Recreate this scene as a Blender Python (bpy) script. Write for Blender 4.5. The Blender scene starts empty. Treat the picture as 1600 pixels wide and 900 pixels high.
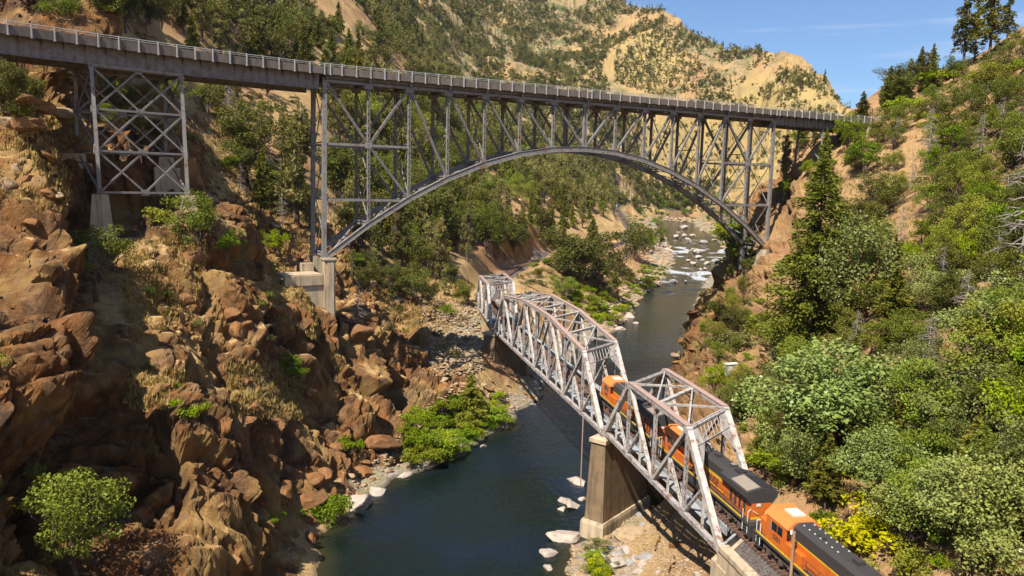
import bpy, math, random
import numpy as np
from mathutils import Vector, Matrix
R = math.radians
scene = bpy.context.scene
COL = scene.collection

# ------------------------------------------------------------------ camera
CAM_H, FL, PITCH, ROLL = 47.0, 1200.0, .133178, .025182
cp, sp, cr, sr = math.cos(PITCH), math.sin(PITCH), math.cos(ROLL), math.sin(ROLL)
Fv = np.array([0, cp, -sp]); R0 = np.array([1., 0, 0]); U0 = np.array([0, sp, cp])
Rv = cr*R0 + sr*U0; Uv = cr*U0 - sr*R0
cam = bpy.data.cameras.new('camera'); cam_o = bpy.data.objects.new('camera', cam); COL.objects.link(cam_o)
cam.sensor_width = 36; cam.lens = 36*FL/1600; cam.clip_start = .5; cam.clip_end = 30000
cam_o.matrix_world = Matrix(((Rv[0], Uv[0], -Fv[0], 0), (Rv[1], Uv[1], -Fv[1], 0), (Rv[2], Uv[2], -Fv[2], CAM_H), (0, 0, 0, 1)))
scene.camera = cam_o

# ------------------------------------------------------------------ sky, sun, exposure
SUN_EL, SUN_H = 53.0, (-.56, -.83)
world = bpy.data.worlds.new('World'); scene.world = world; world.use_nodes = True
wn = world.node_tree.nodes; wl = world.node_tree.links; wn.clear()
sky = wn.new('ShaderNodeTexSky'); sky.sky_type = 'NISHITA'; sky.sun_disc = False
sky.sun_elevation = R(SUN_EL); sky.sun_rotation = math.atan2(SUN_H[0], SUN_H[1])
sky.altitude = 600; sky.air_density = 1.0; sky.dust_density = .6; sky.ozone_density = 3.0
bg = wn.new('ShaderNodeBackground'); bg.inputs['Strength'].default_value = .079
wo = wn.new('ShaderNodeOutputWorld')
# thin high cloud streaks low over the canyon, part of the sky itself
tc = wn.new('ShaderNodeTexCoord'); mp = wn.new('ShaderNodeMapping'); mp.inputs['Scale'].default_value = (2.2, 2.2, 26)
mp.inputs['Rotation'].default_value = (0, R(3), 0)
nz = wn.new('ShaderNodeTexNoise'); nz.inputs['Scale'].default_value = 1.6; nz.inputs['Detail'].default_value = 5
rmp = wn.new('ShaderNodeMapRange'); rmp.inputs['From Min'].default_value = .52; rmp.inputs['From Max'].default_value = .78; rmp.inputs['To Max'].default_value = .55
mixc = wn.new('ShaderNodeMix'); mixc.data_type = 'RGBA'; mixc.inputs['B'].default_value = (8.5, 8.6, 9.2, 1)
wl.new(tc.outputs['Generated'], mp.inputs['Vector']); wl.new(mp.outputs[0], nz.inputs['Vector']); wl.new(nz.outputs['Fac'], rmp.inputs['Value'])
tnt = wn.new('ShaderNodeMix'); tnt.data_type = 'RGBA'; tnt.blend_type = 'MULTIPLY'; tnt.inputs['Factor'].default_value = 1; tnt.inputs['B'].default_value = (.80, .98, 1.18, 1)
wl.new(sky.outputs[0], tnt.inputs['A']); wl.new(rmp.outputs[0], mixc.inputs['Factor']); wl.new(tnt.outputs['Result'], mixc.inputs['A']); wl.new(mixc.outputs['Result'], bg.inputs['Color'])
wl.new(bg.outputs[0], wo.inputs['Surface'])
sun = bpy.data.lights.new('sun', 'SUN'); sun.energy = 5.0; sun.angle = R(.53); sun.color = (1, .94, .85)
sun_o = bpy.data.objects.new('sun', sun); COL.objects.link(sun_o)
_h = math.hypot(*SUN_H); to_sun = Vector((SUN_H[0]/_h*math.cos(R(SUN_EL)), SUN_H[1]/_h*math.cos(R(SUN_EL)), math.sin(R(SUN_EL))))
sun_o.rotation_euler = to_sun.to_track_quat('Z', 'Y').to_euler(); sun_o.location = (0, 0, 300)
scene.view_settings.view_transform = 'Standard'; scene.view_settings.look = 'None'
scene.view_settings.exposure = 0.62; scene.view_settings.gamma = 1.0
scene.cycles.max_bounces = 6; scene.cycles.transparent_max_bounces = 8; scene.cycles.diffuse_bounces = 1
scene.cycles.glossy_bounces = 2; scene.cycles.transmission_bounces = 3; scene.cycles.caustics_reflective = False; scene.cycles.caustics_refractive = False

# ------------------------------------------------------------------ helpers
def ray(px, py): return Fv + Rv*(px-800)/FL + Uv*(450-py)/FL
def atY(px, py, Y):
    d = ray(px, py); return np.array([0, 0, CAM_H]) + d*(Y/d[1])
def atZ(px, py, z):
    d = ray(px, py); return np.array([0, 0, CAM_H]) + d*((z-CAM_H)/d[2])
def tag(o, label=None, cat=None, group=None, kind=None):
    if label: o['label'] = label
    if cat: o['category'] = cat
    if group: o['group'] = group
    if kind: o['kind'] = kind
    return o
def thing(name, label, cat, loc=(0, 0, 0), group=None, rz=0):
    o = bpy.data.objects.new(name, None); COL.objects.link(o); o.location = loc; o.rotation_euler = (0, 0, rz); o.empty_display_size = .5
    return tag(o, label, cat, group)
def link(name, me, parent=None, loc=None):
    o = bpy.data.objects.new(name, me); COL.objects.link(o)
    if parent: o.parent = parent
    if loc is not None: o.location = loc
    return o
def copy_tree(o, parent=None):
    c = o.copy(); COL.objects.link(c); c.parent = parent
    for ch in [k for k in o.children]: copy_tree(ch, c)
    return c
def mesh_np(name, V, F, mat=None, smooth=False, mats=None, midx=None):
    """V (n,3); F (m,k) int array, all faces with k corners"""
    me = bpy.data.meshes.new(name); V = np.ascontiguousarray(V, dtype=np.float32); F = np.ascontiguousarray(F, dtype=np.int32)
    m, k = F.shape
    me.vertices.add(len(V)); me.vertices.foreach_set('co', V.ravel())
    me.loops.add(m*k); me.loops.foreach_set('vertex_index', F.ravel())
    me.polygons.add(m); me.polygons.foreach_set('loop_start', np.arange(0, m*k, k, dtype=np.int32))
    try: me.polygons.foreach_set('loop_total', np.full(m, k, dtype=np.int32))
    except Exception: pass
    if mats:
        for q in mats: me.materials.append(q)
        if midx is not None: me.polygons.foreach_set('material_index', np.ascontiguousarray(midx, dtype=np.int32))
    elif mat: me.materials.append(mat)
    me.polygons.foreach_set('use_smooth', np.full(m, smooth, dtype=bool))
    me.update(calc_edges=True); return me
class MB:
    """collects boxes, beams, tubes and prisms; build() links them as one mesh object"""
    def __init__(s): s.v = []; s.f = []
    def add(s, V, F):
        n = len(s.v); s.v += [tuple(map(float, p)) for p in V]; s.f += [tuple(i+n for i in f) for f in F]; return s
    def box(s, x0, x1, y0, y1, z0, z1):
        return s.add([(x0, y0, z0), (x1, y0, z0), (x1, y1, z0), (x0, y1, z0), (x0, y0, z1), (x1, y0, z1), (x1, y1, z1), (x0, y1, z1)],
                     [(0, 3, 2, 1), (4, 5, 6, 7), (0, 1, 5, 4), (1, 2, 6, 5), (2, 3, 7, 6), (3, 0, 4, 7)])
    def beam(s, a, b, w, h, up=(0, 0, 1)):
        a = Vector(a); b = Vector(b); d = b-a
        if d.length < 1e-5: return s
        d.normalize(); up = Vector(up)
        if abs(d.dot(up)) > .97: up = Vector((1, 0, 0)) if abs(d.x) < .9 else Vector((0, 1, 0))
        sd = d.cross(up).normalized(); u = sd.cross(d).normalized(); V = []
        for p in (a, b):
            for i, j in ((-1, -1), (1, -1), (1, 1), (-1, 1)): V.append(p+sd*(w/2*i)+u*(h/2*j))
        return s.add(V, [(0, 1, 2, 3), (7, 6, 5, 4), (0, 4, 5, 1), (1, 5, 6, 2), (2, 6, 7, 3), (3, 7, 4, 0)])
    def laced(s, a, b, w, h, side, t=.09, pitch=None):
        """two flat channels joined by zig-zag lacing; side = direction across the open face"""
        a = Vector(a); b = Vector(b); d = (b-a); L = d.length; d.normalize(); sd = Vector(side); sd = (sd-d*sd.dot(d)).normalized(); nn = d.cross(sd).normalized()
        for k in (-1, 1): s.beam(a+sd*(k*(w-t)/2), b+sd*(k*(w-t)/2), h, t, sd)
        pitch = pitch or w*1.3; n = max(2, int(L/pitch))
        for f in (-1, 1):
            off = nn*(f*(h/2+.012))
            for i in range(n):
                p = a+d*(L*i/n)+sd*((w/2-t)*(1 if i % 2 else -1))+off; q = a+d*(L*(i+1)/n)+sd*((w/2-t)*(-1 if i % 2 else 1))+off
                s.beam(p, q, .1, .02, nn)
        return s
    def tube(s, a, b, r, n=8, r2=None, caps=True):
        a = Vector(a); b = Vector(b); d = (b-a).normalized(); r2 = r if r2 is None else r2
        up = Vector((0, 0, 1)) if abs(d.z) < .9 else Vector((1, 0, 0)); x = d.cross(up).normalized(); y = d.cross(x)
        V = [p+x*(rr*math.cos(2*math.pi*i/n))+y*(rr*math.sin(2*math.pi*i/n)) for p, rr in ((a, r), (b, r2)) for i in range(n)]
        F = [(i, (i+1) % n, n+(i+1) % n, n+i) for i in range(n)]
        if caps: F += [tuple(range(n))[::-1], tuple(range(n, 2*n))]
        return s.add(V, F)
    def prism(s, poly, a, b, axis='y'):
        """poly in the other two axes, extruded a..b along axis"""
        n = len(poly)
        mk = {'y': lambda p, t: (p[0], t, p[1]), 'x': lambda p, t: (t, p[0], p[1]), 'z': lambda p, t: (p[0], p[1], t)}[axis]
        V = [mk(p, a) for p in poly]+[mk(p, b) for p in poly]
        return s.add(V, [tuple(range(n))[::-1], tuple(range(n, 2*n))]+[(i, (i+1) % n, n+(i+1) % n, n+i) for i in range(n)])
    def loft(s, rings, cap=True):
        n = len(rings[0]); V = [p for r in rings for p in r]; F = []
        for k in range(len(rings)-1):
            for i in range(n): F.append((k*n+i, k*n+(i+1) % n, (k+1)*n+(i+1) % n, (k+1)*n+i))
        if cap: F += [tuple(range(n))[::-1], tuple(range((len(rings)-1)*n, len(rings)*n))]
        return s.add(V, F)
    def mesh(s, name, mat, smooth=False):
        me = bpy.data.meshes.new(name); me.from_pydata(s.v, [], s.f)
        if mat: me.materials.append(mat)
        if smooth: me.polygons.foreach_set('use_smooth', [True]*len(s.f))
        me.update(); return me
    def build(s, name, mat, parent=None, smooth=False, loc=None): return link(name, s.mesh(name, mat, smooth), parent, loc)

# ------------------------------------------------------------------ noise
_rs = np.random.RandomState(7); _perm = _rs.permutation(256).astype(np.int64); _perm = np.concatenate([_perm, _perm, _perm])
_g3 = _rs.randn(256, 3); _g3 /= np.linalg.norm(_g3, axis=1)[:, None]; _g3 = _g3.astype(np.float32)
def perlin(P):
    P = np.asarray(P, dtype=np.float32); i = np.floor(P).astype(np.int64); f = P-i; i &= 255
    w = f*f*f*(f*(f*6-15)+10); out = 0
    for dx in (0, 1):
        wx = w[..., 0] if dx else 1-w[..., 0]; hx = _perm[i[..., 0]+dx]
        for dy in (0, 1):
            wy = w[..., 1] if dy else 1-w[..., 1]; hy = _perm[hx+i[..., 1]+dy]
            for dz in (0, 1):
                wz = w[..., 2] if dz else 1-w[..., 2]; g = _g3[_perm[hy+i[..., 2]+dz] & 255]
                out = out+wx*wy*wz*(g[..., 0]*(f[..., 0]-dx)+g[..., 1]*(f[..., 1]-dy)+g[..., 2]*(f[..., 2]-dz))
    return out*1.6
def fbm(P, oct=4, ridged=False):
    a, s, t = 1., 0., 0.
    for o in range(oct):
        n = perlin(P*(2.03**o)+17.3*o)
        if ridged: n = 1-2*np.abs(n)
        s = s+a*n; t += a; a *= .5
    return s/t
_r1 = _rs.rand(4096, 7).astype(np.float32)
def blocks(P, tilt=.5, crease=.35, soft=.16):
    """faceted cells: each has its own offset and tilt, with sunk joints between"""
    P = np.asarray(P, dtype=np.float32); i = np.floor(P).astype(np.int64); n = P.shape[0]
    f1 = np.full(n, 9., np.float32); f2 = f1.copy(); val = np.zeros(n, np.float32); va2 = val.copy()
    for dx in (-1, 0, 1):
        for dy in (-1, 0, 1):
            for dz in (-1, 0, 1):
                c = i+[dx, dy, dz]; h = (c[:, 0]*7919+c[:, 1]*104729+c[:, 2]*1299721) & 4095; r = _r1[h]
                d = c+r[:, :3]-P; dd = np.einsum('ij,ij->i', d, d)
                v = (r[:, 3]-.5)-tilt*(d[:, 0]*(r[:, 4]-.5)+d[:, 1]*(r[:, 5]-.5)+d[:, 2]*(r[:, 6]-.5))*2
                m = dd < f1; m2 = (~m) & (dd < f2); va2 = np.where(m, val, np.where(m2, v, va2)); f2 = np.where(m, f1, np.minimum(f2, dd)); val = np.where(m, v, val); f1 = np.where(m, dd, f1)
    e = np.sqrt(f2)-np.sqrt(f1); t = .5+.5*np.clip(e/soft, 0, 1); val = val*t+va2*(1-t); return val-crease*np.clip(1-e/.13, 0, 1)**1.3
def sstep(a, b, x):
    t = np.clip((x-a)/(b-a), 0, 1); return t*t*(3-2*t)
def seg_dist(X, Y, pts):
    """distance to a polyline and the parameter along it"""
    best = np.full(X.shape, 1e9); tt = np.zeros(X.shape)
    for k in range(len(pts)-1):
        ax, ay = pts[k][:2]; bx, by = pts[k+1][:2]; dx, dy = bx-ax, by-ay
        t = np.clip(((X-ax)*dx+(Y-ay)*dy)/(dx*dx+dy*dy), 0, 1); d = np.hypot(X-ax-t*dx, Y-ay-t*dy)
        m = d < best; best = np.where(m, d, best); tt = np.where(m, k+t, tt)
    return best, tt

# ------------------------------------------------------------------ material helper
class NT:
    def __init__(s, name):
        s.m = bpy.data.materials.new(name); s.m.use_nodes = True; s.t = s.m.node_tree; s.t.nodes.clear()
        s.out = s.t.nodes.new('ShaderNodeOutputMaterial')
    def n(s, typ, **kw):
        x = s.t.nodes.new(typ)
        for k, v in kw.items():
            if hasattr(x, k) and not k[0].isupper(): setattr(x, k, v)
            else: s.set(x, k, v)
        return x
    def set(s, x, k, v):
        k = k.replace('_', ' ')
        if hasattr(v, 'node') or isinstance(v, bpy.types.NodeSocket): s.t.links.new(v, x.inputs[k])
        else: x.inputs[k].default_value = v
    def coord(s, kind='Object'): return s.n('ShaderNodeTexCoord').outputs[kind]
    def pos(s): return s.n('ShaderNodeNewGeometry').outputs['Position']
    def noise(s, scale, detail=4, vec=None, rough=.55, out='Fac', dist=0):
        x = s.n('ShaderNodeTexNoise', Scale=scale, Detail=detail, Roughness=rough, Distortion=dist)
        if vec is not None: s.set(x, 'Vector', vec)
        return x.outputs[out]
    def vor(s, scale, feature='F1', vec=None, out='Distance'):
        x = s.n('ShaderNodeTexVoronoi', Scale=scale); x.feature = feature
        if vec is not None: s.set(x, 'Vector', vec)
        return x.outputs[out]
    def vscale(s, vec, sc):
        x = s.n('ShaderNodeMapping', Scale=sc); s.set(x, 'Vector', vec); return x.outputs[0]
    def rng(s, v, a, b, c=0., d=1.):
        x = s.n('ShaderNodeMapRange'); x.inputs['From Min'].default_value = a; x.inputs['From Max'].default_value = b
        x.inputs['To Min'].default_value = c; x.inputs['To Max'].default_value = d; s.set(x, 'Value', v); return x.outputs[0]
    def mix(s, f, a, b, mode='MIX'):
        x = s.n('ShaderNodeMix', data_type='RGBA', blend_type=mode)
        for i, v in ((0, f), (6, a), (7, b)):
            if isinstance(v, bpy.types.NodeSocket): s.t.links.new(v, x.inputs[i])
            else: x.inputs[i].default_value = v if i == 0 else (tuple(v)+(1,))[:4]
        return x.outputs[2]
    def math(s, op, a, b=0.):
        x = s.n('ShaderNodeMath', operation=op)
        for i, v in ((0, a), (1, b)):
            if isinstance(v, bpy.types.NodeSocket): s.t.links.new(v, x.inputs[i])
            else: x.inputs[i].default_value = v
        return x.outputs[0]
    def attr(s, name): return s.n('ShaderNodeAttribute', attribute_name=name).outputs['Fac']
    def bump(s, h, dist=.1, strength=1.):
        x = s.n('ShaderNodeBump', Distance=dist, Strength=strength); s.set(x, 'Height', h); return x.outputs[0]
    def bsdf(s, col, rough=.85, normal=None, metal=0., spec=.3, **kw):
        b = s.n('ShaderNodeBsdfPrincipled'); 
        if isinstance(col, bpy.types.NodeSocket): s.t.links.new(col, b.inputs['Base Color'])
        else: b.inputs['Base Color'].default_value = tuple(col)+(1,)
        s.set(b, 'Roughness', rough); s.set(b, 'Metallic', metal); s.set(b, 'Specular IOR Level', spec)
        if normal is not None: s.t.links.new(normal, b.inputs['Normal'])
        for k, v in kw.items(): s.set(b, k, v)
        s.t.links.new(b.outputs[0], s.out.inputs['Surface']); return b
# ------------------------------------------------------------------ bridge geometry that the ground needs
H_O = np.array([-32.8, 134.76]); H_AZ = .49773; HD = np.array([math.cos(H_AZ), math.sin(H_AZ)]); HN = np.array([-math.sin(H_AZ), math.cos(H_AZ)])
H_TOP, H_PIN, H_RISE, H_W, H_L = 63.88, 33.69, 20.99, 7.3, 106.7
def bend0(u): return .13*u*u/(u+4)+.0024*u*u
ZB = 14.66                                                 # bottom chord of the railway spans
R_A = np.array([19.54, 65.6]); R_AZ = 1.76505; RD = np.array([math.cos(R_AZ), math.sin(R_AZ)]); RN = np.array([math.sin(R_AZ), -math.cos(R_AZ)])
R_PL, R_HT, R_W, R_SK = 8.65, 8.83, 7.0, 6.12
M_A = np.array([12.52, 99.05]); M_B = np.array([-3.61, 168.62]); M_D = (M_B-M_A)/np.linalg.norm(M_B-M_A); M_N = np.array([M_D[1], -M_D[0]])
T_A = np.array([-4.49, 173.99]); T_B = np.array([-9.65, 206.74]); T_D = (T_B-T_A)/np.linalg.norm(T_B-T_A); T_N = np.array([T_D[1], -T_D[0]])
cN = R_A+RN*3.5+RD*3.06
track_near = [cN-RD*90, cN-RD*40, cN]
t_end = T_B+T_N*3.5+T_D*3.0
trk = [atZ(*p) for p in [(792, 428, 15.3), (815, 414, 15.6), (845, 404, 16), (868, 397, 16.3), (900, 388, 16.6), (955, 384, 17), (985, 374, 17.5), (985, 356, 19), (972, 338, 21), (962, 323, 24)]]
track_far = [t_end, t_end+T_D*9+T_N*.6]+[p[:2] for p in trk]
track_pts = track_near+[M_A+M_N*3.5, M_B+M_N*3.5]+track_far

# ------------------------------------------------------------------ river course
def zr(Y): return np.interp(Y, [0, 330, 420, 600, 900, 1200], [0, 0, 3, 6, 10, 14])
LBK = [(-30, -400), (-24, 0), (-22, 60), (-23, 87), (-24, 95), (-24, 102), (-23, 106), (-20, 112), (-16, 119), (-10, 127), (-5, 135), (-1, 146), (5, 162), (9, 178), (15, 204), (21, 225), (33, 247), (45, 286), (57, 335), (74, 377), (84, 411), (97, 458), (107, 515), (119, 589), (134, 690), (154, 834), (190, 1000), (260, 1250)]
RBK = [(0, -400), (6, 0), (7, 60), (8, 88), (9, 95), (12, 100), (17, 113), (25, 135), (33, 160), (43, 199), (52, 224), (60, 245), (65, 276), (80, 329), (94, 374), (124, 457), (146, 525), (172, 653), (190, 796), (215, 940), (235, 1000), (290, 1250)]
_l = np.array(LBK, float); _r = np.array(RBK, float)
def bankL(Y): return np.interp(Y, _l[:, 1], _l[:, 0])+.9*np.sin(Y*.31)+.5*np.sin(Y*.83+1)
def bankR(Y): return np.interp(Y, _r[:, 1], _r[:, 0])+.7*np.sin(Y*.37+2)+.5*np.sin(Y*.9)

# ------------------------------------------------------------------ terrain: control points on the slopes, interpolated
T = {0: [(900, 57), (700, 66), (450, 80), (300, 92), (150, 108), (30, 126), (-80, 150), (-300, 200)],
100: [(900, 62), (700, 72), (450, 88), (300, 102), (150, 120), (50, 140), (-80, 170)],
200: [(900, 67), (700, 80), (450, 98), (370, 106), (300, 120), (230, 132), (200, 140), (100, 165), (0, 195), (-80, 225), (-300, 300)],
300: [(900, 73), (750, 80), (640, 90), (500, 106), (370, 117), (250, 150), (150, 195), (50, 250), (-60, 310)],
400: [(860, 82), (750, 88), (620, 102), (500, 120), (420, 138), (300, 180), (200, 225), (100, 290), (0, 380), (-200, 500)],
500: [(780, 101), (700, 110), (600, 125), (530, 136), (460, 145), (400, 170), (300, 205), (200, 250), (100, 320), (30, 400), (-60, 520), (-200, 800)],
600: [(700, 120), (620, 135), (550, 150), (480, 178), (400, 215), (300, 265), (200, 330), (110, 410), (60, 500), (0, 800), (-150, 1200)],
680: [(660, 130), (600, 147), (540, 165), (470, 200), (400, 240), (320, 290), (250, 350), (180, 430), (130, 600), (60, 900), (-60, 1300)],
750: [(600, 151), (540, 175), (475, 206), (400, 275), (340, 320), (280, 390), (230, 480), (190, 620), (110, 1000), (-60, 1500)],
800: [(560, 175), (350, 320), (300, 410), (255, 520), (210, 650), (110, 1050), (0, 1400), (-100, 1700)],
860: [(480, 225), (360, 370), (320, 450), (280, 560), (240, 700), (130, 1050), (50, 1350), (-40, 1650)],
930: [(450, 275), (425, 305), (350, 540), (320, 640), (295, 760), (250, 900), (180, 1000), (100, 1200), (30, 1450), (-30, 1600)],
985: [(440, 330), (415, 360), (330, 860), (300, 960), (240, 1000), (170, 1080), (80, 1250), (0, 1480)],
1050: [(330, 930), (300, 1000), (230, 1030), (160, 1080), (90, 1220), (22, 1400)],
1130: [(330, 800), (295, 950), (230, 980), (160, 1050), (100, 1160), (50, 1300)],
1200: [(330, 640), (280, 800), (230, 900), (170, 960), (130, 1050), (85, 1180)],
1290: [(250, 800), (200, 860), (160, 930), (130, 1010)],
1345: [(200, 860), (172, 900)],
# the right bank
955: [(880, 92), (840, 98)], 1000: [(860, 92), (830, 98), (780, 108)], 1060: [(880, 84), (840, 90)], 1105: [(890, 76), (850, 82)],
1030: [(700, 122), (620, 148)], 1062: [(600, 162), (560, 172)], 1100: [(740, 102), (640, 130), (580, 155), (520, 185), (470, 225), (430, 262)],
1150: [(690, 104), (620, 125), (560, 150), (500, 172), (447, 188), (400, 200), (350, 235)],
1205: [(740, 84), (650, 105), (560, 130), (480, 155), (400, 178), (330, 192), (280, 205)],
1265: [(790, 74), (680, 93), (545, 120), (480, 138), (400, 162), (330, 180), (265, 196)],
1330: [(860, 64), (760, 74), (640, 90), (520, 112), (420, 138), (320, 168), (250, 186), (195, 203), (215, 197)],
1400: [(860, 60), (740, 71), (600, 87), (480, 107), (350, 143), (250, 175), (165, 206), (120, 225)],
1500: [(880, 54), (740, 64), (600, 77), (480, 94), (350, 125), (230, 160), (150, 190), (105, 205)],
1600: [(900, 49), (740, 58), (600, 70), (480, 84), (400, 98), (300, 120), (200, 148), (100, 175), (50, 190)],
1700: [(900, 45), (600, 64), (300, 105), (100, 150), (0, 180)]}
ctrl = [atY(px, py, Y) for px in T for (py, Y) in T[px]]
for Y in list(range(70, 240, 12))+[260, 290, 330, 380, 430, 500, 600, 720, 850, 1000]:
    L, Rr = float(np.interp(Y, _l[:, 1], _l[:, 0])), float(np.interp(Y, _r[:, 1], _r[:, 0])); z = float(zr(Y))
    ctrl += [(L, Y, z), ((L+Rr)/2, Y, z-1), (Rr, Y, z)]
    if 240 < Y < 700: ctrl += [(L-8, Y, z+2.0), (Rr+5+Y*.01, Y, z+3)]
for Y, z in ((560, 30), (650, 32)):                        # behind the right-hand crest the ground falls away
    ctrl.append((Y*.5, Y, z)); ctrl.append((Y*.62, Y, z+10))
for Y in (1000, 1400): ctrl.append((Y*.47, Y, 35)); ctrl.append((Y*.62, Y, 45))
ctrl += [(.30*1900, 1900, 120), (.1*2200, 2200, 200), (.42*1300, 1300, 50), (.2*1900, 1900, 260)]
for Y in (250, 290): ctrl += [(Y*.58, Y, 75), (Y*.5, Y, 60)]
ctrl += [(110, 245, 52), (90, 260, 35), (150, 330, 40), (130, 300, 42)]
for q in ((965, 478, 2.2), (935, 470, 4), (1000, 440, 2.8), (975, 430, 5), (1022, 405, 4.5), (1000, 395, 7), (1030, 372, 7), (900, 500, 3.5), (870, 470, 9), (905, 455, 8), (1150, 340, 12), (1110, 318, 16)): ctrl.append(atZ(*q))
for s_, n_, z_ in ((-36, 7, 49.2), (-22, 7.5, 49.2), (-29, 7, 49.6), (-29, 12, 51), (-36, 13, 52), (-22, 13, 50.5), (-29, 3.2, 42), (-37, .5, 38.5), (-21, .5, 38.3), (-29, -1, 38.0), (-37, 3.5, 42), (-21, 3.5, 41)):
    q = H_O+HD*s_+HN*n_-HN*bend0(-s_); ctrl.append((q[0], q[1], z_))
for s_, n_, z_ in ((-3, -1.6, 27.0), (-8, -1.6, 29.0), (-13, 0, 31.5), (-10, 4, 32), (-4, -5, 24), (1, -2.6, 20.5), (4, -1, 20), (3, 4, 24), (-9, -6, 27)):
    q = H_O+HD*s_+HN*n_-HN*bend0(max(0, -s_)); ctrl.append((q[0], q[1], z_))
ctrl = np.array(ctrl, float)
def uv(X, Y): return np.stack([X/Y*3.6, np.log(Y)*2.6], -1)
_cu = uv(ctrl[:, 0], ctrl[:, 1])
def _U(r2): return .5*r2*np.log(r2+1e-12)
# heights are interpolated relative to the eye and divided by distance, so near and far carry equal weight
_val = (ctrl[:, 2]-CAM_H)/ctrl[:, 1]
_d2 = ((_cu[:, None]-_cu[None])**2).sum(-1); _n = len(ctrl)
_A = np.zeros((_n+3, _n+3)); _A[:_n, :_n] = _U(_d2)+np.eye(_n)*.004; _A[:_n, _n] = 1; _A[:_n, _n+1:] = _cu; _A[_n, :_n] = 1; _A[_n+1:, :_n] = _cu.T
_w = np.linalg.solve(_A, np.append(_val, [0, 0, 0]))
def tps(X, Y):
    q = uv(X, Y); out = np.empty(len(X))
    for a in range(0, len(X), 20000):
        k = q[a:a+20000]; d2 = np.maximum((k**2).sum(1)[:, None]+(_cu**2).sum(1)[None]-2*(k@_cu.T), 0)
        out[a:a+20000] = (_U(d2))@_w[:_n]+_w[_n]+k@_w[_n+1:]
    return CAM_H+out*Y
def outer(X, Y):
    l = bankL(np.clip(Y, -400, 1200)); rr = bankR(np.clip(Y, -400, 1200))
    zl = np.clip((l-X)*1.15, 0, None); zl = 190*(1-np.exp(-zl/190)); zr_ = np.clip((X-rr)*.9, 0, 15)+np.clip((X-30)*.42, 0, None); zr_ = np.where(X > rr, 160*(1-np.exp(-zr_/160)), 0)
    return np.where(X < l, zl, zr_)-np.where((X > l) & (X < rr), 1.5, 0)
def base_height(X, Y):
    X = np.asarray(X, float); Y = np.asarray(Y, float); ang = np.abs(np.degrees(np.arctan2(X, Y)))
    w = sstep(46, 38, ang)*sstep(36, 48, Y)
    w = w*sstep(2600, 2000, Y)
    Z = outer(X, Y); m = w > 0
    if m.any(): Z[m] = Z[m]*(1-w[m])+tps(X[m], np.clip(Y[m], 30, None))*w[m]
    return Z
def shape_height(X, Y, Z):
    """river bed, track bench"""
    inr = (Y < 1150); L, Rr = bankL(Y), bankR(Y); w_ = zr(Y)
    sd = np.minimum(X-L, Rr-X)                             # >0 inside the river
    scale = 1+Y/400
    out = w_+.15+(np.maximum(Z, w_+.15)-w_-.15)*sstep(0, 9*scale, -sd)+np.clip(-sd, 0, 3)*.22
    out = np.where(sd > 0, w_-np.minimum(sd*.35, 2.0)-.12, out)
    kk = np.where(Y > 620, sstep(26, 10, Z-w_)*sstep(960, 860, Y), 1.)
    Z = np.where(inr & (sd > -9*scale), out*kk+Z*(1-kk), Z)
    for pts, zz, hw, bl in (([track_near[0], track_near[1], cN-RD*6.5], [15.45, 15.45, 15.45], 3.4, 3.2), (track_far, [15.4, 15.4]+[p[2]-.5 for p in trk], 4.2, 7)):
        d, t = seg_dist(X, Y, [tuple(p) for p in pts]); zt = np.interp(t, range(len(zz)), zz); k = sstep(hw+bl, hw, d)*np.where(Y > 330, sstep(20, 9, np.abs(Z-zt)), 1)
        Z = Z*(1-k)+zt*k
    return Z

# ------------------------------------------------------------------ terrain mesh: rings round the place, finest towards the bridges
rr_ = [2, 14, 26, 36]; r = 44.0
while r < 4200:
    rr_.append(r); r *= 1+(.0036 if r < 190 else .0048 if r < 300 else .007 if r < 620 else .0105 if r < 1500 else .04)
rr_ = np.array(rr_); aa = np.concatenate([np.radians(np.arange(-180, -38, 3.)), np.radians(np.linspace(-37, 37, 930)), np.radians(np.arange(39, 180, 3.))])
RR, AA = np.meshgrid(rr_, aa, indexing='ij'); nR, nA = RR.shape
X = (RR*np.sin(AA)).ravel(); Y = (RR*np.cos(AA)).ravel()
Zb = base_height(X, Y)
G = lambda a: a.reshape(nR, nA)
def normals(P):
    P = P.reshape(nR, nA, 3); du = np.gradient(P, axis=0); dv = np.gradient(P, axis=1); n = np.cross(dv, du); n /= np.linalg.norm(n, axis=2)[..., None]+1e-9
    n *= np.sign(n[..., 2:3]+1e-9); return n.reshape(-1, 3)
def to_px(P):
    Q = P-np.array([0, 0, CAM_H]); d = np.maximum(Q@Fv, 1e-3); return 800+FL*(Q@Rv)/d, 450-FL*(Q@Uv)/d, Q@Fv
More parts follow.
